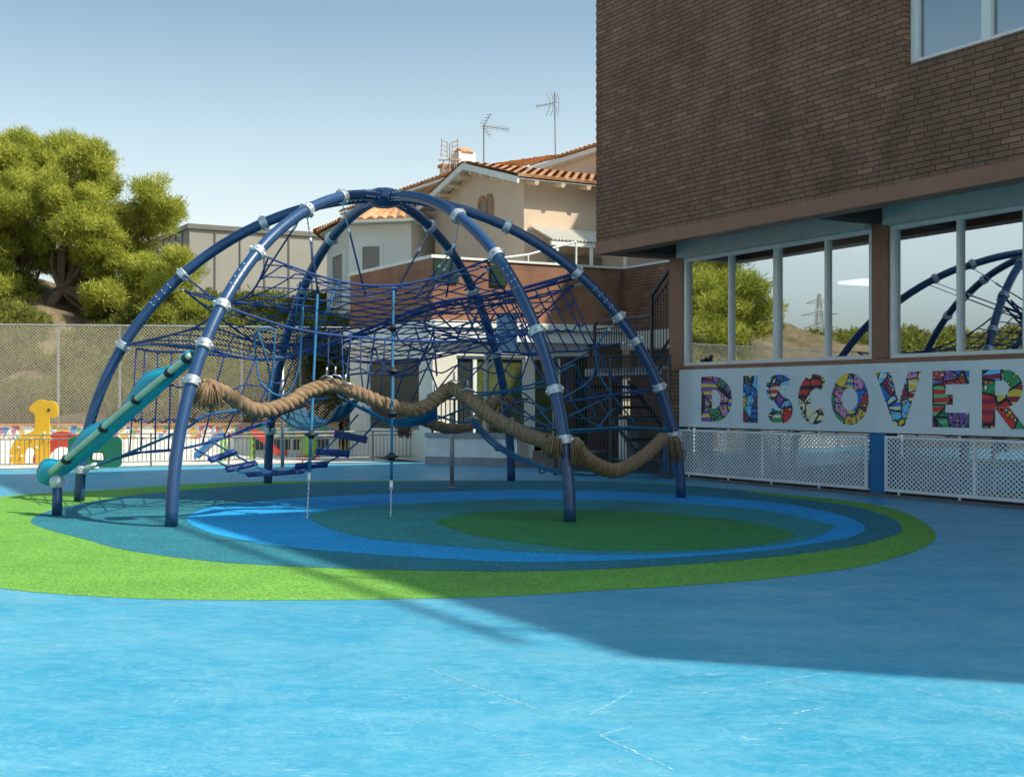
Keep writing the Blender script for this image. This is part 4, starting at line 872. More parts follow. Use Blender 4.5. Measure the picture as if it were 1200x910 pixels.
# planter plinth with railing
pA, pB = GR(500, 544), GR(606, 547); pd = (pB-pA); prz = math.atan2(pd.y, pd.x); pl_ = pd.length
pt = thing('planter_wall', 'low white planter wall with grey base and dark railing in front of the annexe windows', 'planter', pA, prz)
b = MB(); b.box(0, pl_, 0, .5, .17, .56); b.build('white_face', M['plinth_white'], pt); b = MB(); b.box(-.02, pl_+.02, -.03, .52, 0, .168); b.build('base', M['stucco_grey'], pt); b = MB(); b.box(-.03, pl_+.03, -.04, .53, .562, .66); b.build('coping', M['stucco_grey'], pt)
b = MB(); b.tube([(-.05, .2, 1.36), (pl_+.15, .2, 1.36)], .025, 6); b.tube([(-.05, .2, .76), (pl_+.15, .2, .76)], .016, 6)
for i in range(21): x = .02+i*(pl_)/20; b.tube([(x, .2, .66), (x, .2, 1.36)], .013 if i % 5 else .026, 5)
b.build('railing', M['dark_metal'], pt)
b = MB(); b.box(pl_+.05, pl_+1.5, -.2, .9, 0, .16); b.box(pl_+.3, pl_+1.6, .1, 1.1, .16, .32); o = b.build('entrance_step', M['kerb']); o.location = pA; o.rotation_euler = (0, 0, prz); tag(o, 'brown stone entrance steps between the planter wall and the bar gate', 'steps')

def bars(name, label, cat, a, b_, z0, z1, pitch, mtl, posts=4, rails=None, rb_=.009, top=.02, group=None):
    a, b_ = V(a), V(b_); d = b_-a; ln_ = d.length; t = thing(name, label, cat, a, math.atan2(d.y, d.x), group)
    m_ = MB(); n = int(ln_/pitch)
    for i in range(1, n): x = ln_*i/n; m_.tube([(x, 0, z0), (x, 0, z1)], rb_, 5)
    m_.build('bars', mtl, t)
    m_ = MB()
    for z in (rails or (z0, z1)): m_.tube([(0, 0, z), (ln_, 0, z)], top if z >= z1-.01 else top*.8, 6)
    m_.build('rail', mtl, t)
    for i in range(posts):
        x = ln_*i/(posts-1); p = MB(); p.tube([(x, 0.02, 0), (x, 0.02, max(rails or (z1,))+.02)], top*1.35, 8); p.build('post', mtl, t)
    return t
g0, g1 = GR(650, 556.5), GR(784, 561)
gate = bars('bar_gate', 'tall dark bar gate filling the gap beside the brick pier', 'gate', g0, g1, .1, 2.1, .058, M['dark_metal'], 3, (.1, 1.02, 2.1), .009, .022)
b = MB(); b.box(.1, (g1-g0).length-.2, .06, .08, .11, .3); b.build('kick_plate', M['dark_metal'], gate)
# stair with landing behind the gate
S0 = O+ev*-2.6+wv_*.9-V((0, 0, .72))
st = thing('outdoor_stair', 'dark outdoor stair and landing with bar railings behind the tall gate', 'stairs', S0, RZ)
b = MB(); b.box(-2.0, .9, 0, 2.6, 2.55, 2.7); b.build('landing', M['stucco_grey'], st)
b = MB()
for i in range(7): b.box(-2.0+i*.27, -1.72+i*.27, .05, 1.1, 2.3-i*.21, 2.36-i*.21)
b.build('treads', M['dark_metal'], st)
b = MB(); b.tube([(-2.0, .02, 2.45), (1.0, .02, .1)], .04, 6); b.tube([(-2.0, 1.1, 2.45), (1.0, 1.1, .1)], .04, 6); b.tube([(.4, -.02, 2.6), (.4, -.02, 4.05), (1.6, -.02, 5.0)], .035, 8); b.tube([(.4, -.02, 3.85), (1.6, -.02, 4.8)], .02, 6); b.tube([(.42, -.02, 2.75), (1.6, -.02, 3.7)], .03, 6); b.tube([(.42, -.02, 2.5), (1.6, -.02, 3.45)], .02, 6)
b.tube([(-1.6, -.02, 2.55), (-1.6, -.02, 3.56), (-1.5, -.02, 3.66), (.4, -.02, 3.66)], .035, 8); b.tube([(-1.6, -.02, 3.5), (.4, -.02, 3.5)], .02, 6)
for i in range(22): b.tube([(-1.5+i*.088, -.02, 2.6), (-1.5+i*.088, -.02, 3.5)], .01, 5)
for i in range(13): b.tube([(.5+i*.09, -.02, 2.75+i*.071), (.5+i*.09, -.02, 3.9+i*.071)], .01, 5)
b.build('stair_railing', M['dark_metal'], st)
b = MB(); b.box(-4.25, 1.9, 2.7, 2.85, 0, 3.2); b.build('stair_wall', M['dark_brown'], st); b = MB(); b.box(-4.25, 1.9, 2.42, 2.52, 3.22, 3.62); b.build('parapet', M['cream'], st)
b = MB(); b.box(-1.5, -1.2, .5, .8, .72, 1.75); o = b.build('stone_post', M['plinth_white']); o.location = S0; o.rotation_euler = (0, 0, RZ); tag(o, 'weathered pale stone pillar standing in the shade behind the bar gate', 'pillar')
# basketball backboard on a post
hp = PX(570, 517, 25.7); bk = thing('basketball_hoop', 'light blue basketball backboard on a grey post above the planter wall', 'basketball hoop', (hp.x, hp.y, 0))
b = MB(); b.tube([(0, 0, 0), (0, 0, 2.32)], .05, 10); b.tube([(0, 0, 1.95), (.42, -.25, 2.45)], .035, 8); b.tube([(0, 0, 2.3), (.4, -.2, 2.6)], .035, 8); b.build('post', M['galv'], bk)
b = MB(); c = PX(594, 391, 25.4)-bk.location; dx = V((.19, .16, 0)); b.obox(c, dx, V((.02, -.024, 0)), V((0, 0, .40))); b.build('backboard', M['lightblue_board'], bk, bevel=.01)

# ------------------------------------------------------------------ houses
def tile_roof(mb, p0, ex, ln_, es, sl_, pitch=.26, amp=.05, mi=0):
    """barrel tiles: p0 eave corner, ex along the eave, es up the slope"""
    ex, es = V(ex).normalized(), V(es).normalized(); up = ex.cross(es).normalized()
    if up.z < 0: up = -up
    nx = max(2, int(ln_/pitch))*8; ny = max(1, int(sl_/.38)); vs = []; fs = []
    for r in range(ny):
        for e in (0, 1):
            for i in range(nx+1):
                u = ln_*i/nx; ph = u/pitch*2*math.pi; hgt = amp*(abs(math.cos(ph/2))**.8)
                vs.append(V(p0)+ex*u+es*(sl_*(r+e)/ny+(-.03 if e == 0 else 0))+up*(hgt+(.045 if e == 0 else .012)))
    w_ = nx+1
    for r in range(ny):
        for i in range(nx): a = 2*r*w_+i; fs.append((a, a+1, a+w_+1, a+w_))
    mb.add(vs, fs, mi)
    # front lip closing the barrels at the eave
    o = [V(p0)+ex*(ln_*i/nx)-es*.03 for i in range(nx+1)]; lip = vs[:w_]
    mb.add(lip+o, [(i, w_+i, w_+i+1, i+1) for i in range(nx)], mi)
HC = V((.312, 33, 0)); hs_ = thing('peach_house', 'peach rendered gabled house with orange tiled roof above the terracotta wall', 'house', HC, RZ)
def hp_(mb, name, m, parent=hs_, bevel=0, smooth=False): return mb.build(name, m, parent, None, smooth, bevel)
HE = 7.1; HA = 7.82; HW = 5.3; HL = 9
b = MB(); g_ = [(0, 0, 2.5), (0, 0, HE), (-HW/2, 0, HA), (-HW, 0, HE), (-HW, 0, 2.5)]; b.prism(g_, (0, HL, 0)); hp_(b, 'wall', M['peach'])
b = MB(); sv = V((-HW/2, 0, HA-HE)).normalized(); sl_len = math.hypot(HW/2, HA-HE); ov = .45
e0 = V((0, -.45, HE+.10))-sv*ov; tile_roof(b, e0, (0, 1, 0), HL+.45, sv, sl_len+ov)
sv2 = V((HW/2, 0, HA-HE)).normalized(); e1 = V((-HW, -.45, HE+.10))-sv2*ov; tile_roof(b, e1, (0, 1, 0), HL+.45, sv2, sl_len+ov)
roof = hp_(b, 'roof', M['tile'])
b = MB(); pts = [e0-V((0, 0, .005)), V((-HW/2, -.45, HA+.095)), e1-V((0, 0, .005))]
for a, c in ((pts[0], pts[1]), (pts[1], pts[2])): b.prism([a, c, c-V((0, 0, .17)), a-V((0, 0, .17))], (0, .06, 0))
for a, c in ((pts[0], pts[1]), (pts[1], pts[2])): b.prism([a+V((0, .06, -.03)), c+V((0, .06, -.03)), c+V((0, .06, -.055)), a+V((0, .06, -.055))], (0, HL+.3, 0))
hp_(b, 'bargeboard', M['white_trim'], roof)
for i in range(12): y = .15+i*.8; b = MB(); b.tube([(-.02, y, HE-.05), (.42, y, HE-.13)], .075, 8); hp_(b, 'rafter_end', M['peach'], roof)
for i in range(4):
    for sx in (-1, 1): x = -HW/2+sx*(.35+i*.62); z = HA-(abs(x+HW/2))*(HA-HE)/(HW/2)-.10; b = MB(); b.tube([(x, .02, z-.02), (x, -.40, z-.02)], .065, 8); hp_(b, 'rafter_end', M['peach'], roof)
# twin arched window on the gable
b = MB(); cx = -2.07
for s_ in (-.21, .21):
    o_ = [(cx+s_+.21, 0, 6.36), (cx+s_+.21, 0, 6.74)]+[(cx+s_+.21*math.cos(a), 0, 6.74+.24*math.sin(a)) for a in [i*math.pi/10 for i in range(1, 10)]]+[(cx+s_-.21, 0, 6.74), (cx+s_-.21, 0, 6.36)]
    n_ = [(cx+s_+.12, 0, 6.46), (cx+s_+.12, 0, 6.72)]+[(cx+s_+.12*math.cos(a), 0, 6.72+.14*math.sin(a)) for a in [i*math.pi/10 for i in range(1, 10)]]+[(cx+s_-.12, 0, 6.72), (cx+s_-.12, 0, 6.46)]
    b.ringprism([V(p)-V((0, .002, 0)) for p in o_], [V(p)-V((0, .002, 0)) for p in n_], (0, -.06 if s_ < 0 else -.062, 0))
wn = hp_(b, 'arched_window', M['orange_trim']); b = MB(); b.box(cx-.4, cx+.4, -.02, -.004, 6.42, 6.86); hp_(b, 'pane', M['shutter_grey'], wn)
b = MB(); b.box(-1.75, -1.2, -.03, -.004, 3.7, 5.0); hp_(b, 'window', M['glass_green_refl'])
b = MB(); b.box(-3.9, -3.2, -.05, -.004, 4.0, 4.9); b.box(-3.95, -3.15, -.12, -.004, 4.9, 4.98); hp_(b, 'window', M['white_trim'])
b = MB()                                      # corrugated lean-to on the sunny side
nx = 90; vs = []; w0, w1 = .15, 2.6
for i in range(nx+1):
    y = w0+(w1-w0)*i/nx; h = .025*math.cos(i*math.pi/2); vs += [(.02, y, 5.88+h), (1.15, y, 5.42+h)]
b.add(vs, [(2*i, 2*i+1, 2*i+3, 2*i+2) for i in range(nx)]); b.add([(v[0], v[1], v[2]-.012) for v in vs], [(2*i, 2*i+2, 2*i+3, 2*i+1) for i in range(nx)])
aw = hp_(b, 'lean_to_roof', M['tank']); b = MB(); b.box(1.08, 1.14, w0, w1, 5.28, 5.38)
for y in (.3, 1.35, 2.4): b.box(1.07, 1.13, y, y+.07, 3.0, 5.28)
hp_(b, 'lean_to_frame', M['white_trim'], aw)
b = MB(); b.box(.01, .06, .7, 2.4, 3.2, 5.2); hp_(b, 'garage_door', M['shutter_grey'])
b = MB()                                      # terrace handrail, climbing to the right
b.tube([(2.6, -4.2, KZ-.05), (1.6, -.8, KZ+.55), (1.6, .6, KZ+.95)], .03, 6)
for t in (0, .25, .5, .75, 1): p = V((2.6, -4.2, KZ-.05)).lerp(V((1.6, -.8, KZ+.55)), t); b.tube([(p.x, p.y, KZ-.6), p], .025, 6)
b.tube([(1.6, .6, KZ-.6), (1.6, .6, KZ+.95)], .03, 6); hp_(b, 'handrail', M['white_trim'])
# chimneys
def to_local(p, org):
    d = V(p)-V(org); return V((d.dot(ev), d.dot(wv_), d.z))
c = to_local(PX(543, 205, 38.5), HC); zt_ = PX(543, 180, 38.5).z; b = MB(); b.box(c.x-.28, c.x+.28, c.y-.28, c.y+.28, 6.8, zt_); ch = hp_(b, 'chimney', M['white_render'])
b = MB(); b.prism([(c.x-.32, c.y-.2, zt_), (c.x+.32, c.y-.2, zt_), (c.x, c.y-.2, zt_+.18)], (0, .4, 0)); hp_(b, 'chimney_cap', M['tile'], ch)
c = to_local(PX(522, 210, 38.5), HC); zt_ = PX(522, 197, 38.5).z; b = MB(); b.box(c.x-.13, c.x+.13, c.y-.13, c.y+.13, 6.5, zt_); ch = hp_(b, 'chimney', M['cream']); b = MB(); b.box(c.x-.18, c.x+.18, c.y-.18, c.y+.18, zt_, zt_+.1); hp_(b, 'chimney_cap', M['orange_trim'], ch)
# back wing roof seen left of the gable and the taller roof at the right
W0 = PX(470, 228, 41); wing = thing('back_wing_house', 'peach house wing with tiled edge behind the white bay, left of the gable', 'house', (W0.x, W0.y, 0), RZ)
b = MB(); b.box(-4, 5.0, 0, 6, 2, W0.z-.12); b.build('wall', M['peach'], wing)
b = MB(); tile_roof(b, (-4.3, -.4, W0.z-.05), (1, 0, 0), 9.3, (0, 1, .22), 3.4); rf = b.build('roof', M['tile'], wing); b = MB(); b.box(-4.3, 5, -.4, 0, W0.z-.16, W0.z-.07); b.build('eave_board', M['white_trim'], rf)
B0 = PX(622, 186, 42); bkh = thing('upper_house', 'ochre upper house whose tiled roof edge rises behind the orange gable roof', 'house', (B0.x, B0.y, 0), RZ)
b = MB(); b.box(.3, 9, .3, 9, 3, B0.z-.35); b.build('wall', M['peach'], bkh)
b = MB(); tile_roof(b, (0, 0, B0.z-.25), (1, 0, .0), 9, (0, 1, .3), 4.5); rf = b.build('roof', M['tile'], bkh)
b = MB(); b.box(0, 9, .02, .3, B0.z-.42, B0.z-.28); b.build('eave_board', M['white_trim'], rf)
B1 = PX(617, 190, 46); b = MB(); tile_roof(b, (B1.x-B0.x-1.5, 3.2, B0.z+.35), (1, 0, .0), 10, (0, 1, .3), 3); b.build('upper_roof', M['tile'], bkh)
# white house with a polygonal bay
WZ = 37.5; e_l, e_m, e_r = PX(383, 262, 40), PX(409, 262, 37.5), PX(482, 262, 37.0); zt = PX(440, 259, 37.3).z
wh = thing('white_house', 'white rendered house with a polygonal bay, shuttered windows and small tiled roof', 'house', (e_m.x, e_m.y, 0))
lm_ = [V((p.x-e_m.x, p.y-e_m.y, 0)) for p in (e_l, e_m, e_r)]; back_ = [V((4.5, 8, 0)), V((-1, 9, 0))]
fl_ = lm_+back_
b = MB(); b.prism([p+V((0, 0, 2)) for p in fl_], (0, 0, zt-2-.1)); b.build('wall', M['white_render'], wh)
b = MB(); apex = V((1.3, 3.6, zt+1.35))
for i, (p, q) in enumerate(((lm_[0], lm_[1]), (lm_[1], lm_[2]), (lm_[2], back_[0]), (back_[1], lm_[0]))):
    n_ = V((q.y-p.y, p.x-q.x, 0)).normalized(); p2, q2 = p+n_*.38+V((0, 0, zt)), q+n_*.38+V((0, 0, zt)); ex = (q2-p2); m_ = (p2+q2)/2
    k = max(4, int(ex.length/.26))*8; vs = []; ny = 6
    for r in range(ny+1):
        for j in range(k+1):
            base = (p2-ex*.06).lerp(q2+ex*.06, j/k); pt_ = base.lerp(apex, r/ny); hgt = .075*abs(math.cos(j/8*math.pi))**.8*(1-r/ny*.6); vs.append(pt_+V((0, 0, hgt)))
    b.add(vs, [(r*(k+1)+j, r*(k+1)+j+1, (r+1)*(k+1)+j+1, (r+1)*(k+1)+j) for r in range(ny) for j in range(k)])
    b.add([vs[j] for j in range(k+1)]+[(p2-ex*.06).lerp(q2+ex*.06, j/k)-V((0, 0, .03)) for j in range(k+1)], [(j, k+1+j, k+2+j, j+1) for j in range(k)])
rf = b.build('roof', M['tile'], wh)
b = MB(); lo_ = []; hi_ = []
for i, p in enumerate(fl_):
    lo_.append(V((p.x, p.y, zt-.1)))
cen = sum(fl_, V())/5
b.prism([V((cen.x+(p.x-cen.x)*1.11, cen.y+(p.y-cen.y)*1.11, zt-.09)) for p in fl_], (0, 0, .07)); b.build('eave_board', M['white_trim'], rf)
def wall_win(parent, p, q, t0, t1, z0, z1, m, bars_=False):
    d = (q-p); n_ = V((d.y, -d.x, 0)).normalized(); a, c = p.lerp(q, t0), p.lerp(q, t1); f = MB(); h_ = (c-a)/2; mid = (a+c)/2; hz = V((0, 0, (z1-z0)/2)); zc = V((0, 0, (z0+z1)/2))
    f.obox(mid+zc+n_*.02-h_*1.0, h_.normalized()*.05, n_*.04, hz); f.obox(mid+zc+n_*.02+h_*1.0, h_.normalized()*.05, n_*.04, hz); f.obox(mid+V((0, 0, z1))+n_*.022, h_*1.05, n_*.04, V((0, 0, .05))); f.obox(mid+V((0, 0, z0))+n_*.03, h_*1.1, n_*.06, V((0, 0, .04)))
    o = f.build('window', M['white_trim'], parent); s_ = MB(); s_.obox(mid+zc+n_*.008, h_*.96, n_*.008, hz*.98); s_.build('shutter', m, o)
    if bars_:
        s_ = MB()
        for i in range(5): s_.obox(a.lerp(c, (i+.5)/5)+V((0, 0, z0+(z1-z0)*.22))+n_*.06, h_.normalized()*.015, n_*.01, V((0, 0, (z1-z0)*.22)))
        s_.build('window_bars', M['white_trim'], o)
zw1 = PX(437, 287, 37.3).z; wall_win(wh, lm_[1], lm_[2], .20, .53, zw1-1.4, zw1, M['shutter_grey']); wall_win(wh, lm_[0], lm_[1], .30, .80, zw1-1.75, zw1-.12, M['shutter_grey'], True)

def antenna(label, base_px, top_y, Z, kind, m):
    p0, p1 = PX(base_px[0], base_px[1], Z), PX(base_px[0]+base_px[2], top_y, Z); t = thing('tv_antenna', label, 'antenna', p0)
    h = p1-p0; b = MB(); b.tube([(0, 0, -.4), h], .022, 6); b.build('mast', m, t); b = MB()
    if kind == 'right':
        c = h-V((0, 0, .05)); b.tube([c, c+V((.75, .2, -.05))], .012, 5)
        for i in range(11): q = c+V((.75, .2, -.05))*(i/11+.05); b.tube([q-V((.02, -.05, .07)), q+V((.02, -.05, .07))], .006, 4)
        for s_ in (-1, 1):
            for j in range(4): q = c+V((-.02+.06*j, 0, s_*(.05+.08*j))); b.tube([q-V((.08, .2, 0)), q+V((.08, -.2, 0))], .008, 4)
            b.tube([c, c+V((.2, 0, s_*.36))], .01, 4)
    elif kind == 'left':
        c = h-V((0, 0, .38)); b.tube([c+V((.1, 0, .05)), c+V((-.62, -.1, -.12))], .012, 5)
        for i in range(9): q = c.lerp(c+V((-.62, -.1, -.12)), i/9+.1); b.tube([q-V((.01, 0, .06)), q+V((.01, 0, .06))], .007, 4)
        for s_ in (-1, 1):
            for off in (0, -.12, -.26): b.tube(spline([c+V((off*.5, 0, 0)), c+V((.06+off, 0, s_*.22)), c+V((-.03+off, 0, s_*.40))], 4), .009, 4)
        b.tube(spline([c+V((.1, 0, -.4)), c+V((.14, 0, 0)), c+V((.1, 0, .35))], 5), .009, 4)
    else:
        for s_ in (-.62, .62):
            for z in (0, .14, .28, .42): b.tube([h+V((s_*.12, 0, z-.4)), h+V((s_*.42, 0, z-.36+.04))], .012, 4)
            b.tube([h+V((s_*.12, 0, -.42)), h+V((s_*.12, 0, .06))], .014, 4); b.tube([h+V((s_*.42, 0, -.42)), h+V((s_*.38, 0, .14))], .014, 4)
            b.tube([h+V((0, 0, -.45)), h+V((s_*.3, 0, -.52)), h+V((s_*.34, 0, -.8))], .02, 5)
        b.tube([h+V((-.35, 0, -.5)), h+V((.35, 0, -.5))], .025, 5)
    b.build('aerial', m, t)
antenna('small grid antenna with rusty arms beside the white chimney', (527, 214, 0), 168, 38, 'grid', M['antenna_old'])
antenna('thin antenna with its boom pointing right above the roof ridge', (567, 188, 0), 146, 37, 'right', M['antenna'])
antenna('tallest antenna with curved elements and boom pointing left', (651, 178, -1), 108, 42, 'left', M['antenna'])

# ------------------------------------------------------------------ far grey clad building
GC = PX(222, 262, 56); gb = thing('grey_clad_building', 'flat grey metal clad building on a pink brick base behind the bank', 'building', (GC.x, GC.y, 0), RZ)
zc = PX(222, 346, 56).z
b = MB(); b.box(-9, 0, 0, 16, zc, GC.z-.22); clad = b.build('cladding', M['clad'], gb)
b = MB()
for i in range(1, 14): y = i*1.15; b.box(.005, .05, y-.03, y+.03, zc+.05, GC.z-.25)
for i in range(1, 8): b.box(-i*1.15-.03, -i*1.15+.03, -.05, -.005, zc+.05, GC.z-.25)
b.build('seam', M['clad_trim'], clad)
b = MB(); b.box(-9.1, .1, -.1, 16.1, GC.z-.218, GC.z); b.box(-9.05, .06, -.06, 16.05, zc-.08, zc-.002); b.build('roof_edge', M['clad_trim'], gb)
b = MB(); b.box(-9, -.05, .05, 16, 0, zc-.082); b.build('brick_base', M['red_brick'], gb)

# ------------------------------------------------------------------ yard at the back left: railing, mosaic wall, chain-link fence, play pieces
def bl(X): return 31+.16*(X+12.6)            # line of the mosaic wall
g = MB(); g.add([(-30, 23.4, .004), (-13, 23.4, .004), (-2.6, 27.4, .004), (-4.2, 33, .004), (-30, 29, .004)], [(0, 1, 2, 3, 4)]); tag(g.build('concrete_yard', M['concrete']), kind='structure')
wa = V((-26, bl(-26), 0)); wb = V((-7.0, bl(-7.0), 0)); wd = wb-wa; wrz = math.atan2(wd.y, wd.x); wl = wd.length
mw = thing('mosaic_wall', 'low white wall with colourful tile mosaic below the chain link fence', 'wall', wa, wrz)
b = MB(); b.box(0, wl, 0, .25, .36, .70); b.build('mosaic_band', M['mosaic'], mw); b = MB(); b.box(0, wl, -.03, .25, 0, .358); b.build('white_base', M['white_render'], mw); b = MB(); b.box(0, wl, -.04, .29, .702, .76); b.build('coping', M['orange_trim'], mw)
b = MB()
for i in range(24): b.box(i*.8+.02, i*.8+.74, -.036, -.031, .06, .30)
b.build('white_tiles', M['white_trim'], mw)
mb2 = thing('blue_mosaic_wall', 'low blue mosaic wall with dark openings below it, between two dome legs', 'wall', wb, math.atan2(.12, 1))
b = MB(); b.box(.0, 2.6, 0, .25, .36, .72); b.build('mosaic_band', M['mosaic_blue'], mb2); b = MB(); b.box(0, 2.6, .02, .25, 0, .358); b.build('base', M['cream'], mb2)
b = MB()
for i in range(4): b.box(.5+i*.48, .9+i*.48, -.01, .018, .08, .34)
b.build('opening', M['dark_metal'], mb2)
b = MB(); b.box(-.02, 2.62, -.03, .28, .722, .77); b.build('coping', M['orange_trim'], mb2)
# chain link fence on the wall
fa = wa+V((0, .15, .76)); fence = thing('chain_link_fence', 'tall chain link fence standing on the mosaic wall in front of the bank', 'fence', (fa.x, fa.y, 0), wrz)
flen = wl+3.6; fh0, fh1 = .77, 3.2
b = MB()
vis = 0
for fam, p, q in lattice(flen, fh1-fh0, .085, .085):
    b.tube([(p[0], .006*fam, fh0+p[1]), (q[0], .006*fam, fh0+q[1])], .006, 4, cap=False)
b.build('wire_mesh', M['wire'], fence)
b = MB(); b.tube([(0, 0, fh1), (flen, 0, fh1)], .022, 8); b.build('top_rail', M['galv'], fence)
posts_px = [-75, -3, 68, 140, 211, 283, 352]
for px in posts_px:
    x = (px-600)/F; # ray meets fence line
    s_ = (x*fa.y-fa.x)/(wd.normalized().x-x*wd.normalized().y); b = MB(); b.tube([(s_, .03, .70), (s_, .03, fh1+.03)], .032, 8); b.build('post', M['galv'], fence)
# railing nearer, at the edge of the court
bars('yard_railing', 'low bronze metal railing along the far edge of the blue court', 'railing', V((-13, 22.9, 0)), PX(516, 500, 28.0)*V((1, 1, 0)) if False else V(((516-600)/F*28.2, 28.2, 0)), .1, .58, .088, M['rail_brown'], 9, (.1, .58, .66), .0075, .013)
# support poles
for px, yb, yt, Z, lab in ((331, 548, 412, None, 'thin grey steel post standing by the railing behind the left back leg'), (529.5, 571, 486, None, 'thin grey steel post standing on the dark teal rubber near the back leg')):
    p = GR(px, yb); b = MB(); top = EYE+(HZ-yt)/F*p.y; b.tube([(0, 0, 0), (0, 0, top)], .034, 10); b.tube([(0, 0, top), (0, 0, top+.03)], .04, 10); b.tube([(0, 0, 0), (0, 0, .012)], .07, 12)
    o = b.build('steel_post', M['galv'], None, None, True); o.location = p; tag(o, lab, 'post')

# giraffe panel and tunnel
def zp(zx, zy, Z, ox=0, oy=460, s_=7): return PX(ox+zx/s_, oy+zy/s_, Z)
GZ = 26.0; gp = [(75,600),(78,490),(110,410),(170,360),(250,330),(285,305),(285,190),(270,165),(240,158),(237,130),(275,90),(310,65),(350,62),(385,75),(420,72),(452,82),(470,110),(478,160),(470,200),(445,215),(415,207),(405,195),(405,600),(290,600),(290,520),(275,470),(240,450),(212,470),(200,520),(195,600)]
g0 = zp(240, 600, GZ); gir = thing('giraffe_climber', 'yellow giraffe shaped play panel standing behind the railing', 'play panel', (g0.x, g0.y, 0))
dz0 = V((0, 0, -g0.z)); pts = [zp(x, y, GZ)-V((g0.x, g0.y, g0.z)) for x, y in gp]
b = MB(); b.prism(pts, (0, .05, 0)); b.build('giraffe_panel', M['yellow'], gir, bevel=.008)
b = MB()
for x, y in ((155, 455), (90, 525), (175, 525), (345, 575), (365, 335), (420, 385), (365, 385), (300, 455), (260, 385), (95, 590)): b.ball(zp(x, y, GZ-.01)-V((g0.x, g0.y, g0.z)), .024, 8, 5)
b.build('cap_bolt', M['white_trim'], gir); b = MB(); b.ball(zp(400, 147, GZ-.005)-V((g0.x, g0.y, g0.z)), .035, 8, 5, sq=(1, .4, 1)); b.build('eye', M['brown_door'], gir)
o_ = [V((.50+.62*math.cos(a), .5, .66*math.sin(a)+.02)) for a in [math.pi*i/24 for i in range(25)]]; n_ = [V((.50+.30*math.cos(a), .5, .34*math.sin(a)+.02)) for a in [math.pi*i/24 for i in range(25)]]
b = MB()
for i in range(24): b.prism([o_[i], o_[i+1], n_[i+1], n_[i]], (0, .05, 0))
b.build('red_arch', M['red'], gir)
GZ2 = 24.75; t0 = zp(780, 640, GZ2); gt = thing('green_play_panel', 'dark green play panel with a round hole behind the banister slide', 'play panel', (t0.x, t0.y, 0))
def rr(x0, x1, z0, z1, r, n): 
    c = [(x1-r, z1-r, 0), (x0+r, z1-r, 90), (x0+r, z0+r, 180), (x1-r, z0+r, 270)]; out = []
    for cx, cz, a in c: out += [(cx+r*math.cos(R(a+90*i/n)), cz+r*math.sin(R(a+90*i/n))) for i in range(n)]
    return out
n = 8; out = rr(-.52, .52, .02, .63, .12, n); ang0 = [math.atan2(z-.22, x-.05) for x, z in out]; inn = [(.05+.145*math.cos(a), .22+.145*math.sin(a)) for a in ang0]
b = MB(); b.ringprism([V((x, 0, z)) for x, z in out], [V((x, 0, z)) for x, z in inn], (0, .04, 0)); b.build('panel', M['green_board'], gt); b = MB(); b.ringprism([V((.05+.145*math.cos(a), -.004, .22+.145*math.sin(a))) for a in ang0], [V((.05+.12*math.cos(a), -.004, .22+.12*math.sin(a))) for a in ang0], (0, .05, 0)); b.build('hole_rim', M['dark_green'], gt)
# small garden slides and toys
def toy_slide(label, px, py, Z, m, flip, h=.55, ln_=.75):
    p = PX(px, py, Z); t = thing('toy_slide', label, 'toy slide', (p.x, p.y, 0)); s_ = -1 if flip else 1
    c = spline([(0, 0, h), (.2*s_, 0, h*.8), (.5*s_, 0, h*.25), (ln_*s_, 0, .05)], 6); b = MB()
    for y in (-.2, .2): b.prism([V((q.x, y, q.z)) for q in c]+[V((q.x, y, q.z+.14)) for q in reversed(c)], (0, .03, 0))
    k = len(c); b.add([V((q.x, -.2, q.z+.02)) for q in c]+[V((q.x, .2, q.z+.02)) for q in c], [(i, i+1, k+i+1, k+i) for i in range(k-1)]); b.build('chute', m, t)
    b = MB(); b.tube([(0, -.18, 0), (0, -.18, h)], .03, 8); b.tube([(0, .18, 0), (0, .18, h)], .03, 8)
    for z in (.15, .3, .45): b.tube([(0, -.18, z), (0, .18, z)], .022, 6)
    b.build('ladder', M['toy_green'], t)
toy_slide('small red toy slide seen through the railing beside the back leg', 296, 545, 28.6, M['red'], False); toy_slide('small blue toy slide seen through the railing behind the plank bridge', 262, 540, 27.6, M['toy_blue'], True, .5, .6)
p = PX(361, 530, 28.3); t = thing('toy_frog_rocker', 'lime green and blue toy rocker near the cream annexe wall', 'toy', (p.x, p.y, 0))
b = MB(); b.ball((0, 0, .32), .2, 12, 8, sq=(1, .8, 1.5)); b.build('body', M['toy_green'], t, None, True); b = MB(); b.ball((.02, -.02, .66), .12, 10, 7); b.ball((-.06, -.1, .74), .04, 8, 5); b.ball((.1, -.1, .74), .04, 8, 5); b.build('head', M['toy_blue'], t, None, True)
b = MB(); b.tube([(-.25, -.12, .06), (0, -.12, .03), (.25, -.12, .06)], .035, 8); b.tube([(-.25, .12, .06), (0, .12, .03), (.25, .12, .06)], .035, 8); b.build('rocker', M['red'], t)

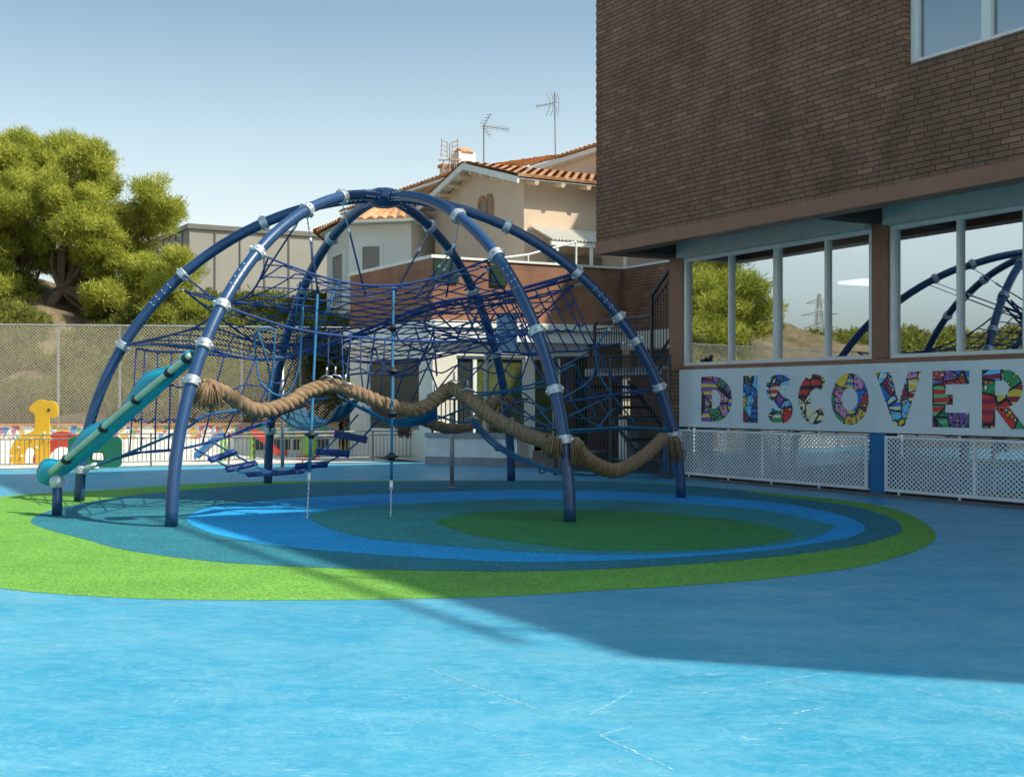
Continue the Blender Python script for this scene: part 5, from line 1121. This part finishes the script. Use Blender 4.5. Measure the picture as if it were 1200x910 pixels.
# ------------------------------------------------------------------ bank, trees, scrub
def hillz(x, y):
    d = y-bl(x)-.5 if x < -3 else -1
    h = .55+max(0, d)*.30 if d < 13 else .55+13*.30+(d-13)*.05
    h += .9*max(0, min(1, (-11-x)/4))*max(0, min(1, d/8))
    h *= max(0, min(1, (-4.6-x)/1.5)) if x > -6.1 else 1
    return h+.22*math.sin(x*1.3+y*.7)+.15*math.sin(x*2.9-y*1.9)+.08*math.sin(x*6.1+y*5.3)*min(1, max(0, d))
xs = np.arange(-46, -4.4, .45); ys = np.arange(0, 60, .5); vs = []
for j, dy in enumerate(ys):
    for x in xs:
        y = bl(x)+.42+dy*(1 if dy < 20 else 1); vs.append((x, y, hillz(x, y) if dy > 0 else .2))
nx_ = len(xs); fs = [(j*nx_+i, j*nx_+i+1, (j+1)*nx_+i+1, (j+1)*nx_+i) for j in range(len(ys)-1) for i in range(nx_-1)]
g = MB(); g.add(vs, fs); tag(g.build('hillside', M['earth'], None, None, True), kind='structure')

def foliage(name, lobes, dens, m, parent=None, ln_=.16, wd=.022, k=5, off=(0, 0, 0), shell=.55, upb=.4):
    P = []
    for c, r in lobes:
        r = np.array(r if hasattr(r, '__len__') else (r, r, r*.8)); n = int(dens*(r[0]*r[1]*r[2])**(2/3)*12)
        d = rng.normal(size=(n, 3)); d /= np.linalg.norm(d, axis=1)[:, None]
        # lumpy shell: bumps push tufts in and out, and bite gaps into the outline
        ph = rng.uniform(0, 6.28, 6); bump_ = .16*np.sin(d[:, 0]*6+ph[0])*np.sin(d[:, 1]*6+ph[1])+.13*np.sin(d[:, 2]*7+ph[2]+d[:, 0]*5)+.07*np.sin(d[:, 0]*13+ph[3])*np.sin(d[:, 2]*12+ph[4])
        rad = shell+(1-shell)*rng.random(n)**.6+bump_
        P.append(np.concatenate([np.array(c)+d*r*rad[:, None], d], axis=1))
    P = np.concatenate(P); n = len(P); pos = np.repeat(P[:, :3], k, 0); out = np.repeat(P[:, 3:], k, 0)
    dr = out*.55+rng.normal(size=(n*k, 3))*.62; dr[:, 2] += upb; dr /= np.linalg.norm(dr, axis=1)[:, None]
    sd_ = np.cross(dr, rng.normal(size=(n*k, 3))); sd_ /= np.linalg.norm(sd_, axis=1)[:, None]
    l = ln_*rng.uniform(.6, 1.2, (n*k, 1)); j = rng.normal(size=(n*k, 3))*ln_*.35
    a = pos+j-sd_*wd/2; b_ = pos+j+sd_*wd/2; c_ = pos+j+dr*l
    v = np.stack([a, b_, c_], 1).reshape(-1, 3)-np.array(off)
    me = bpy.data.meshes.new(name); me.vertices.add(len(v)); me.vertices.foreach_set('co', v.ravel())
    nl = len(v); me.loops.add(nl); me.loops.foreach_set('vertex_index', np.arange(nl, dtype=np.int32)); me.polygons.add(nl//3)
    me.polygons.foreach_set('loop_start', np.arange(0, nl, 3, dtype=np.int32)); me.materials.append(m); me.update(calc_edges=True); me.validate()
    o = bpy.data.objects.new(name, me); col.objects.link(o)
    if parent: o.parent = parent
    return o
TZ = 42.0
lob = [(-40,215,50),(-15,250,45),(-30,300,45),(12,195,36),(20,240,38),(5,290,38),(62,190,36),(100,195,30),(48,230,36),(88,232,36),(118,215,24),(66,270,36),(100,272,36),(130,262,30),(150,285,32),(122,305,32),(90,310,30),(52,300,24),(182,232,23),(190,252,22),(176,262,22),(160,318,28),(140,338,28),(120,344,22),(170,354,20),(145,360,20),(100,358,19),(126,364,20),(8,352,26),(-5,330,30),(35,180,26),(85,176,22)]
tb = PX(50, 378, TZ-1); tree = thing('pine_tree', 'large spreading umbrella pine tree on the bank at the left', 'tree', (tb.x, tb.y, hillz(tb.x, tb.y)-.2))
def clumps(lobes, n, rr, seed):
    g = np.random.default_rng(seed); out = []
    for c, r in lobes:
        r = np.array(r if hasattr(r, '__len__') else (r, r, r)); k = max(6, int(n*(r[0]/1.0)**2))
        for _ in range(k):
            d = g.normal(size=3); d /= np.linalg.norm(d); d[2] = d[2]*.9+.12; q = np.array(c)+d*r*g.uniform(.62, 1.06); a = rr*g.uniform(.55, 1.25); out.append((tuple(q), (a*1.15, a*1.15, a*.8)))
    return out
lobes = []
for px, py, rp in lob:
    Z = TZ+random.uniform(-1.6, 1.6); p = PX(px, py, Z); r = rp*Z/F*.96; lobes.append((p, (r*1.05, r*1.15, r*.82)))
tl = tree.location
foliage('crown', clumps([(tuple(c), r) for c, r in lobes], 30, .32, 3), 56, M['needle'], tree, .20, .029, 6, tuple(tl), .25, .5)
b = MB(); tops_ = {}
fork = PX(72, 338, TZ-.6); b.tube(spline([tl, PX(52, 368, TZ-.9), PX(62, 352, TZ-.7), fork], 5), [.26, .25, .24, .235, .23, .22, .22, .21, .2, .2, .2, .19, .18, .18, .17, .16], 9)
f2 = PX(20, 345, TZ-.3); b.tube(spline([tl, PX(36, 362, TZ-.6), f2], 5), [.22-.01*i for i in range(11)], 8)
for i, (c, r) in enumerate(lobes):
    s_ = fork if c.x > f2.x+.8 else f2; m_ = s_.lerp(c, .5)+V((random.uniform(-.3, .3), random.uniform(-.3, .3), -.25)); q = spline([s_, m_, c], 5); b.tube(q, [.10*(1-j/(len(q)))+.015 for j in range(len(q))], 6)
    for _ in range(5):
        d = V((random.gauss(0, 1), random.gauss(0, 1), random.gauss(0, .7))).normalized()*r[0]*.9; b.tube([c.lerp(m_, .3), c+d*.5+V((0, 0, -.05)), c+d], [.03, .02, .008], 5)
b.build('trunk', M['bark'], tree, tuple(tl))
# slimmer pine at its right
tb2 = PX(205, 385, 40); t2 = thing('young_pine', 'small pine in front of the grey building, right of the large pine', 'tree', (tb2.x, tb2.y, hillz(tb2.x, tb2.y)-.1)); lobes2 = []
for px, py, rp in ((212,296,20),(200,318,20),(222,312,15),(192,340,18),(212,340,20),(226,360,14),(205,365,20),(186,368,16),(222,382,14)):
    Z = 40+random.uniform(-.7, .7); p = PX(px, py, Z); r = rp*Z/F; lobes2.append((tuple(p), (r, r, r*.9)))
foliage('crown', clumps(lobes2, 30, .27, 5), 56, M['needle'], t2, .18, .027, 6, tuple(t2.location), .25, .5)
b = MB(); b.tube([t2.location, PX(206, 350, 40), PX(211, 300, 40)], [.14, .09, .03], 8)
for c, r in lobes2: b.tube([PX(206, 362, 40), V(c)], [.05, .012], 5)
b.build('trunk', M['bark'], t2, tuple(t2.location))
def copy_tree(src, loc, rz, s_, label, group):
    r = src.copy(); col.objects.link(r); r.location = loc; r.rotation_euler = (0, 0, rz); r.scale = (s_, s_, s_); tag(r, label, 'tree', group)
    for ch_ in list(src.children): c = ch_.copy(); col.objects.link(c); c.parent = r
    return r
# trees beyond the left edge of the picture: they are what the classroom windows mirror
for (x, y, z, rz, s_, lab) in ((-20.5, 35.6, -1, 1.0, 1.35, 'tall pine mirrored in the leftmost classroom pane'), (-27, 39.5, -.5, 2.4, 1.4, 'taller pine mirrored behind the other in the leftmost classroom panes')):
    copy_tree(tree, (x, y, z), rz, s_, lab, 'pines mirrored in the windows')
# scrub on the bank: ground cover nobody could count
sc = []
for _ in range(300):
    x = random.uniform(-24, -4.8); d = random.uniform(.6, 13); y = bl(x)+d
    pxx = 600+x/y*F
    bare = (pxx < 190 and d > 1.2 and random.random() < (.75 if pxx < 120 else .4))
    if bare: continue
    r = random.uniform(.25, .75)*(1.1 if pxx > 190 else .8); sc.append(((x, y, hillz(x, y)+r*.35), (r*1.2, r*1.2, r*.8)))
for px in range(232, 400, 9): Z = 44+random.uniform(-1, 1); p = PX(px, 372+random.uniform(-14, 18), Z); r = random.uniform(.5, .9); sc.append((tuple(p), (r, r, r*.85)))
for px in range(240, 400, 8): Z = 38+random.uniform(-1, 1); p = PX(px, 410+random.uniform(-16, 26), Z); r = random.uniform(.45, .8); sc.append((tuple(p), (r, r, r*.85)))
for _ in range(80):
    px = random.choice([random.uniform(100, 330), random.uniform(60, 330), random.uniform(-10, 40)]); py = random.uniform(385, 490); d = (497-py)/497*38+.6; X_ = (px-600)/F*34; y = bl(X_)+min(9, d); x = (px-600)/F*y
    r = random.uniform(.35, .7); sc.append(((x, y, hillz(x, y)+r*.3), (r*1.2, r, r*.9)))
o = foliage('undergrowth', sc, 130, M['scrub'], None, .17, .05, 5); tag(o, 'dry green undergrowth covering the bank behind the chain link fence', 'undergrowth', kind='stuff')
hd = thing('dark_hedge', 'dark hedge beside the left end of the cream annexe', 'hedge', (PX(385, 430, 33).x, 33, 0)); hl = [(tuple(PX(px, py, 33+random.uniform(-.5, .5))), (.5, .5, .55)) for px in (368, 380, 392, 402) for py in (395, 420, 445, 470)]
foliage('foliage', hl, 230, M['dkscrub'], hd, .13, .045, 5, tuple(hd.location)); b = MB(); b.tube([(0, 0, 0), (0, 0, 2)], .06, 6); b.tube([(.4, 0, 0), (.35, 0, 2)], .05, 6); b.build('stem', M['bark'], hd)
# far hills to the left, mirrored in the windows
g = MB(); vs = []; nx_, ny_ = 40, 60
for i in range(nx_+1):
    for j in range(ny_+1):
        x = -70-i*7; y = -120+j*7; h = max(0, min(1, i/14))*(7+4*math.sin(y*.021+1)+2*math.sin(y*.053+x*.03)+1.2*math.sin(y*.11)); vs.append((x, y, h-.4))
g.add(vs, [(i*(ny_+1)+j, (i+1)*(ny_+1)+j, (i+1)*(ny_+1)+j+1, i*(ny_+1)+j+1) for i in range(nx_) for j in range(ny_)]); tag(g.build('far_hills', M['earth'], None, None, True), kind='structure')
py_ = thing('electricity_pylon', 'tall lattice electricity pylon on the hill, mirrored in a classroom pane', 'pylon', (-275, 124, 5))
b = MB(); lv = [(0, 2.6), (5, 1.9), (10, 1.3), (14, .8), (18, .6), (22, .3)]
for (z0, r0), (z1, r1) in zip(lv[:-1], lv[1:]):
    c0 = [V((sx*r0, sy*r0, z0)) for sx, sy in ((-1, -1), (1, -1), (1, 1), (-1, 1))]; c1 = [V((sx*r1, sy*r1, z1)) for sx, sy in ((-1, -1), (1, -1), (1, 1), (-1, 1))]
    for i in range(4): b.tube([c0[i], c1[i]], .12, 4); b.tube([c0[i], c1[(i+1) % 4]], .07, 4); b.tube([c0[(i+1) % 4], c1[i]], .07, 4); b.tube([c1[i], c1[(i+1) % 4]], .08, 4)
b.build('lattice_tower', M['galv'], py_); b = MB()
for z, w2 in ((14, 4), (17, 4.6), (20, 3.4)): b.tube([(0, -w2, z), (0, 0, z+.9), (0, w2, z)], .11, 4); b.tube([(0, -w2, z), (0, w2, z)], .09, 4)
b.build('cross_arm', M['galv'], py_)
fl = []
for _ in range(900):
    x = -random.uniform(75, 200); y = random.uniform(-60, 130); i = (-70-x)/7; h = max(0, min(1, i/14))*(7+4*math.sin(y*.021+1)+2*math.sin(y*.053+x*.03)+1.2*math.sin(y*.11))-.4; r = random.uniform(1.2, 2.8); fl.append(((x, y, h+r*.4), (r*1.2, r*1.2, r)))
tag(foliage('far_woodland', fl, 9, M['scrub'], None, .7, .35, 4), 'scrubby woodland on the far hills mirrored in the classroom windows', 'woodland', kind='stuff')
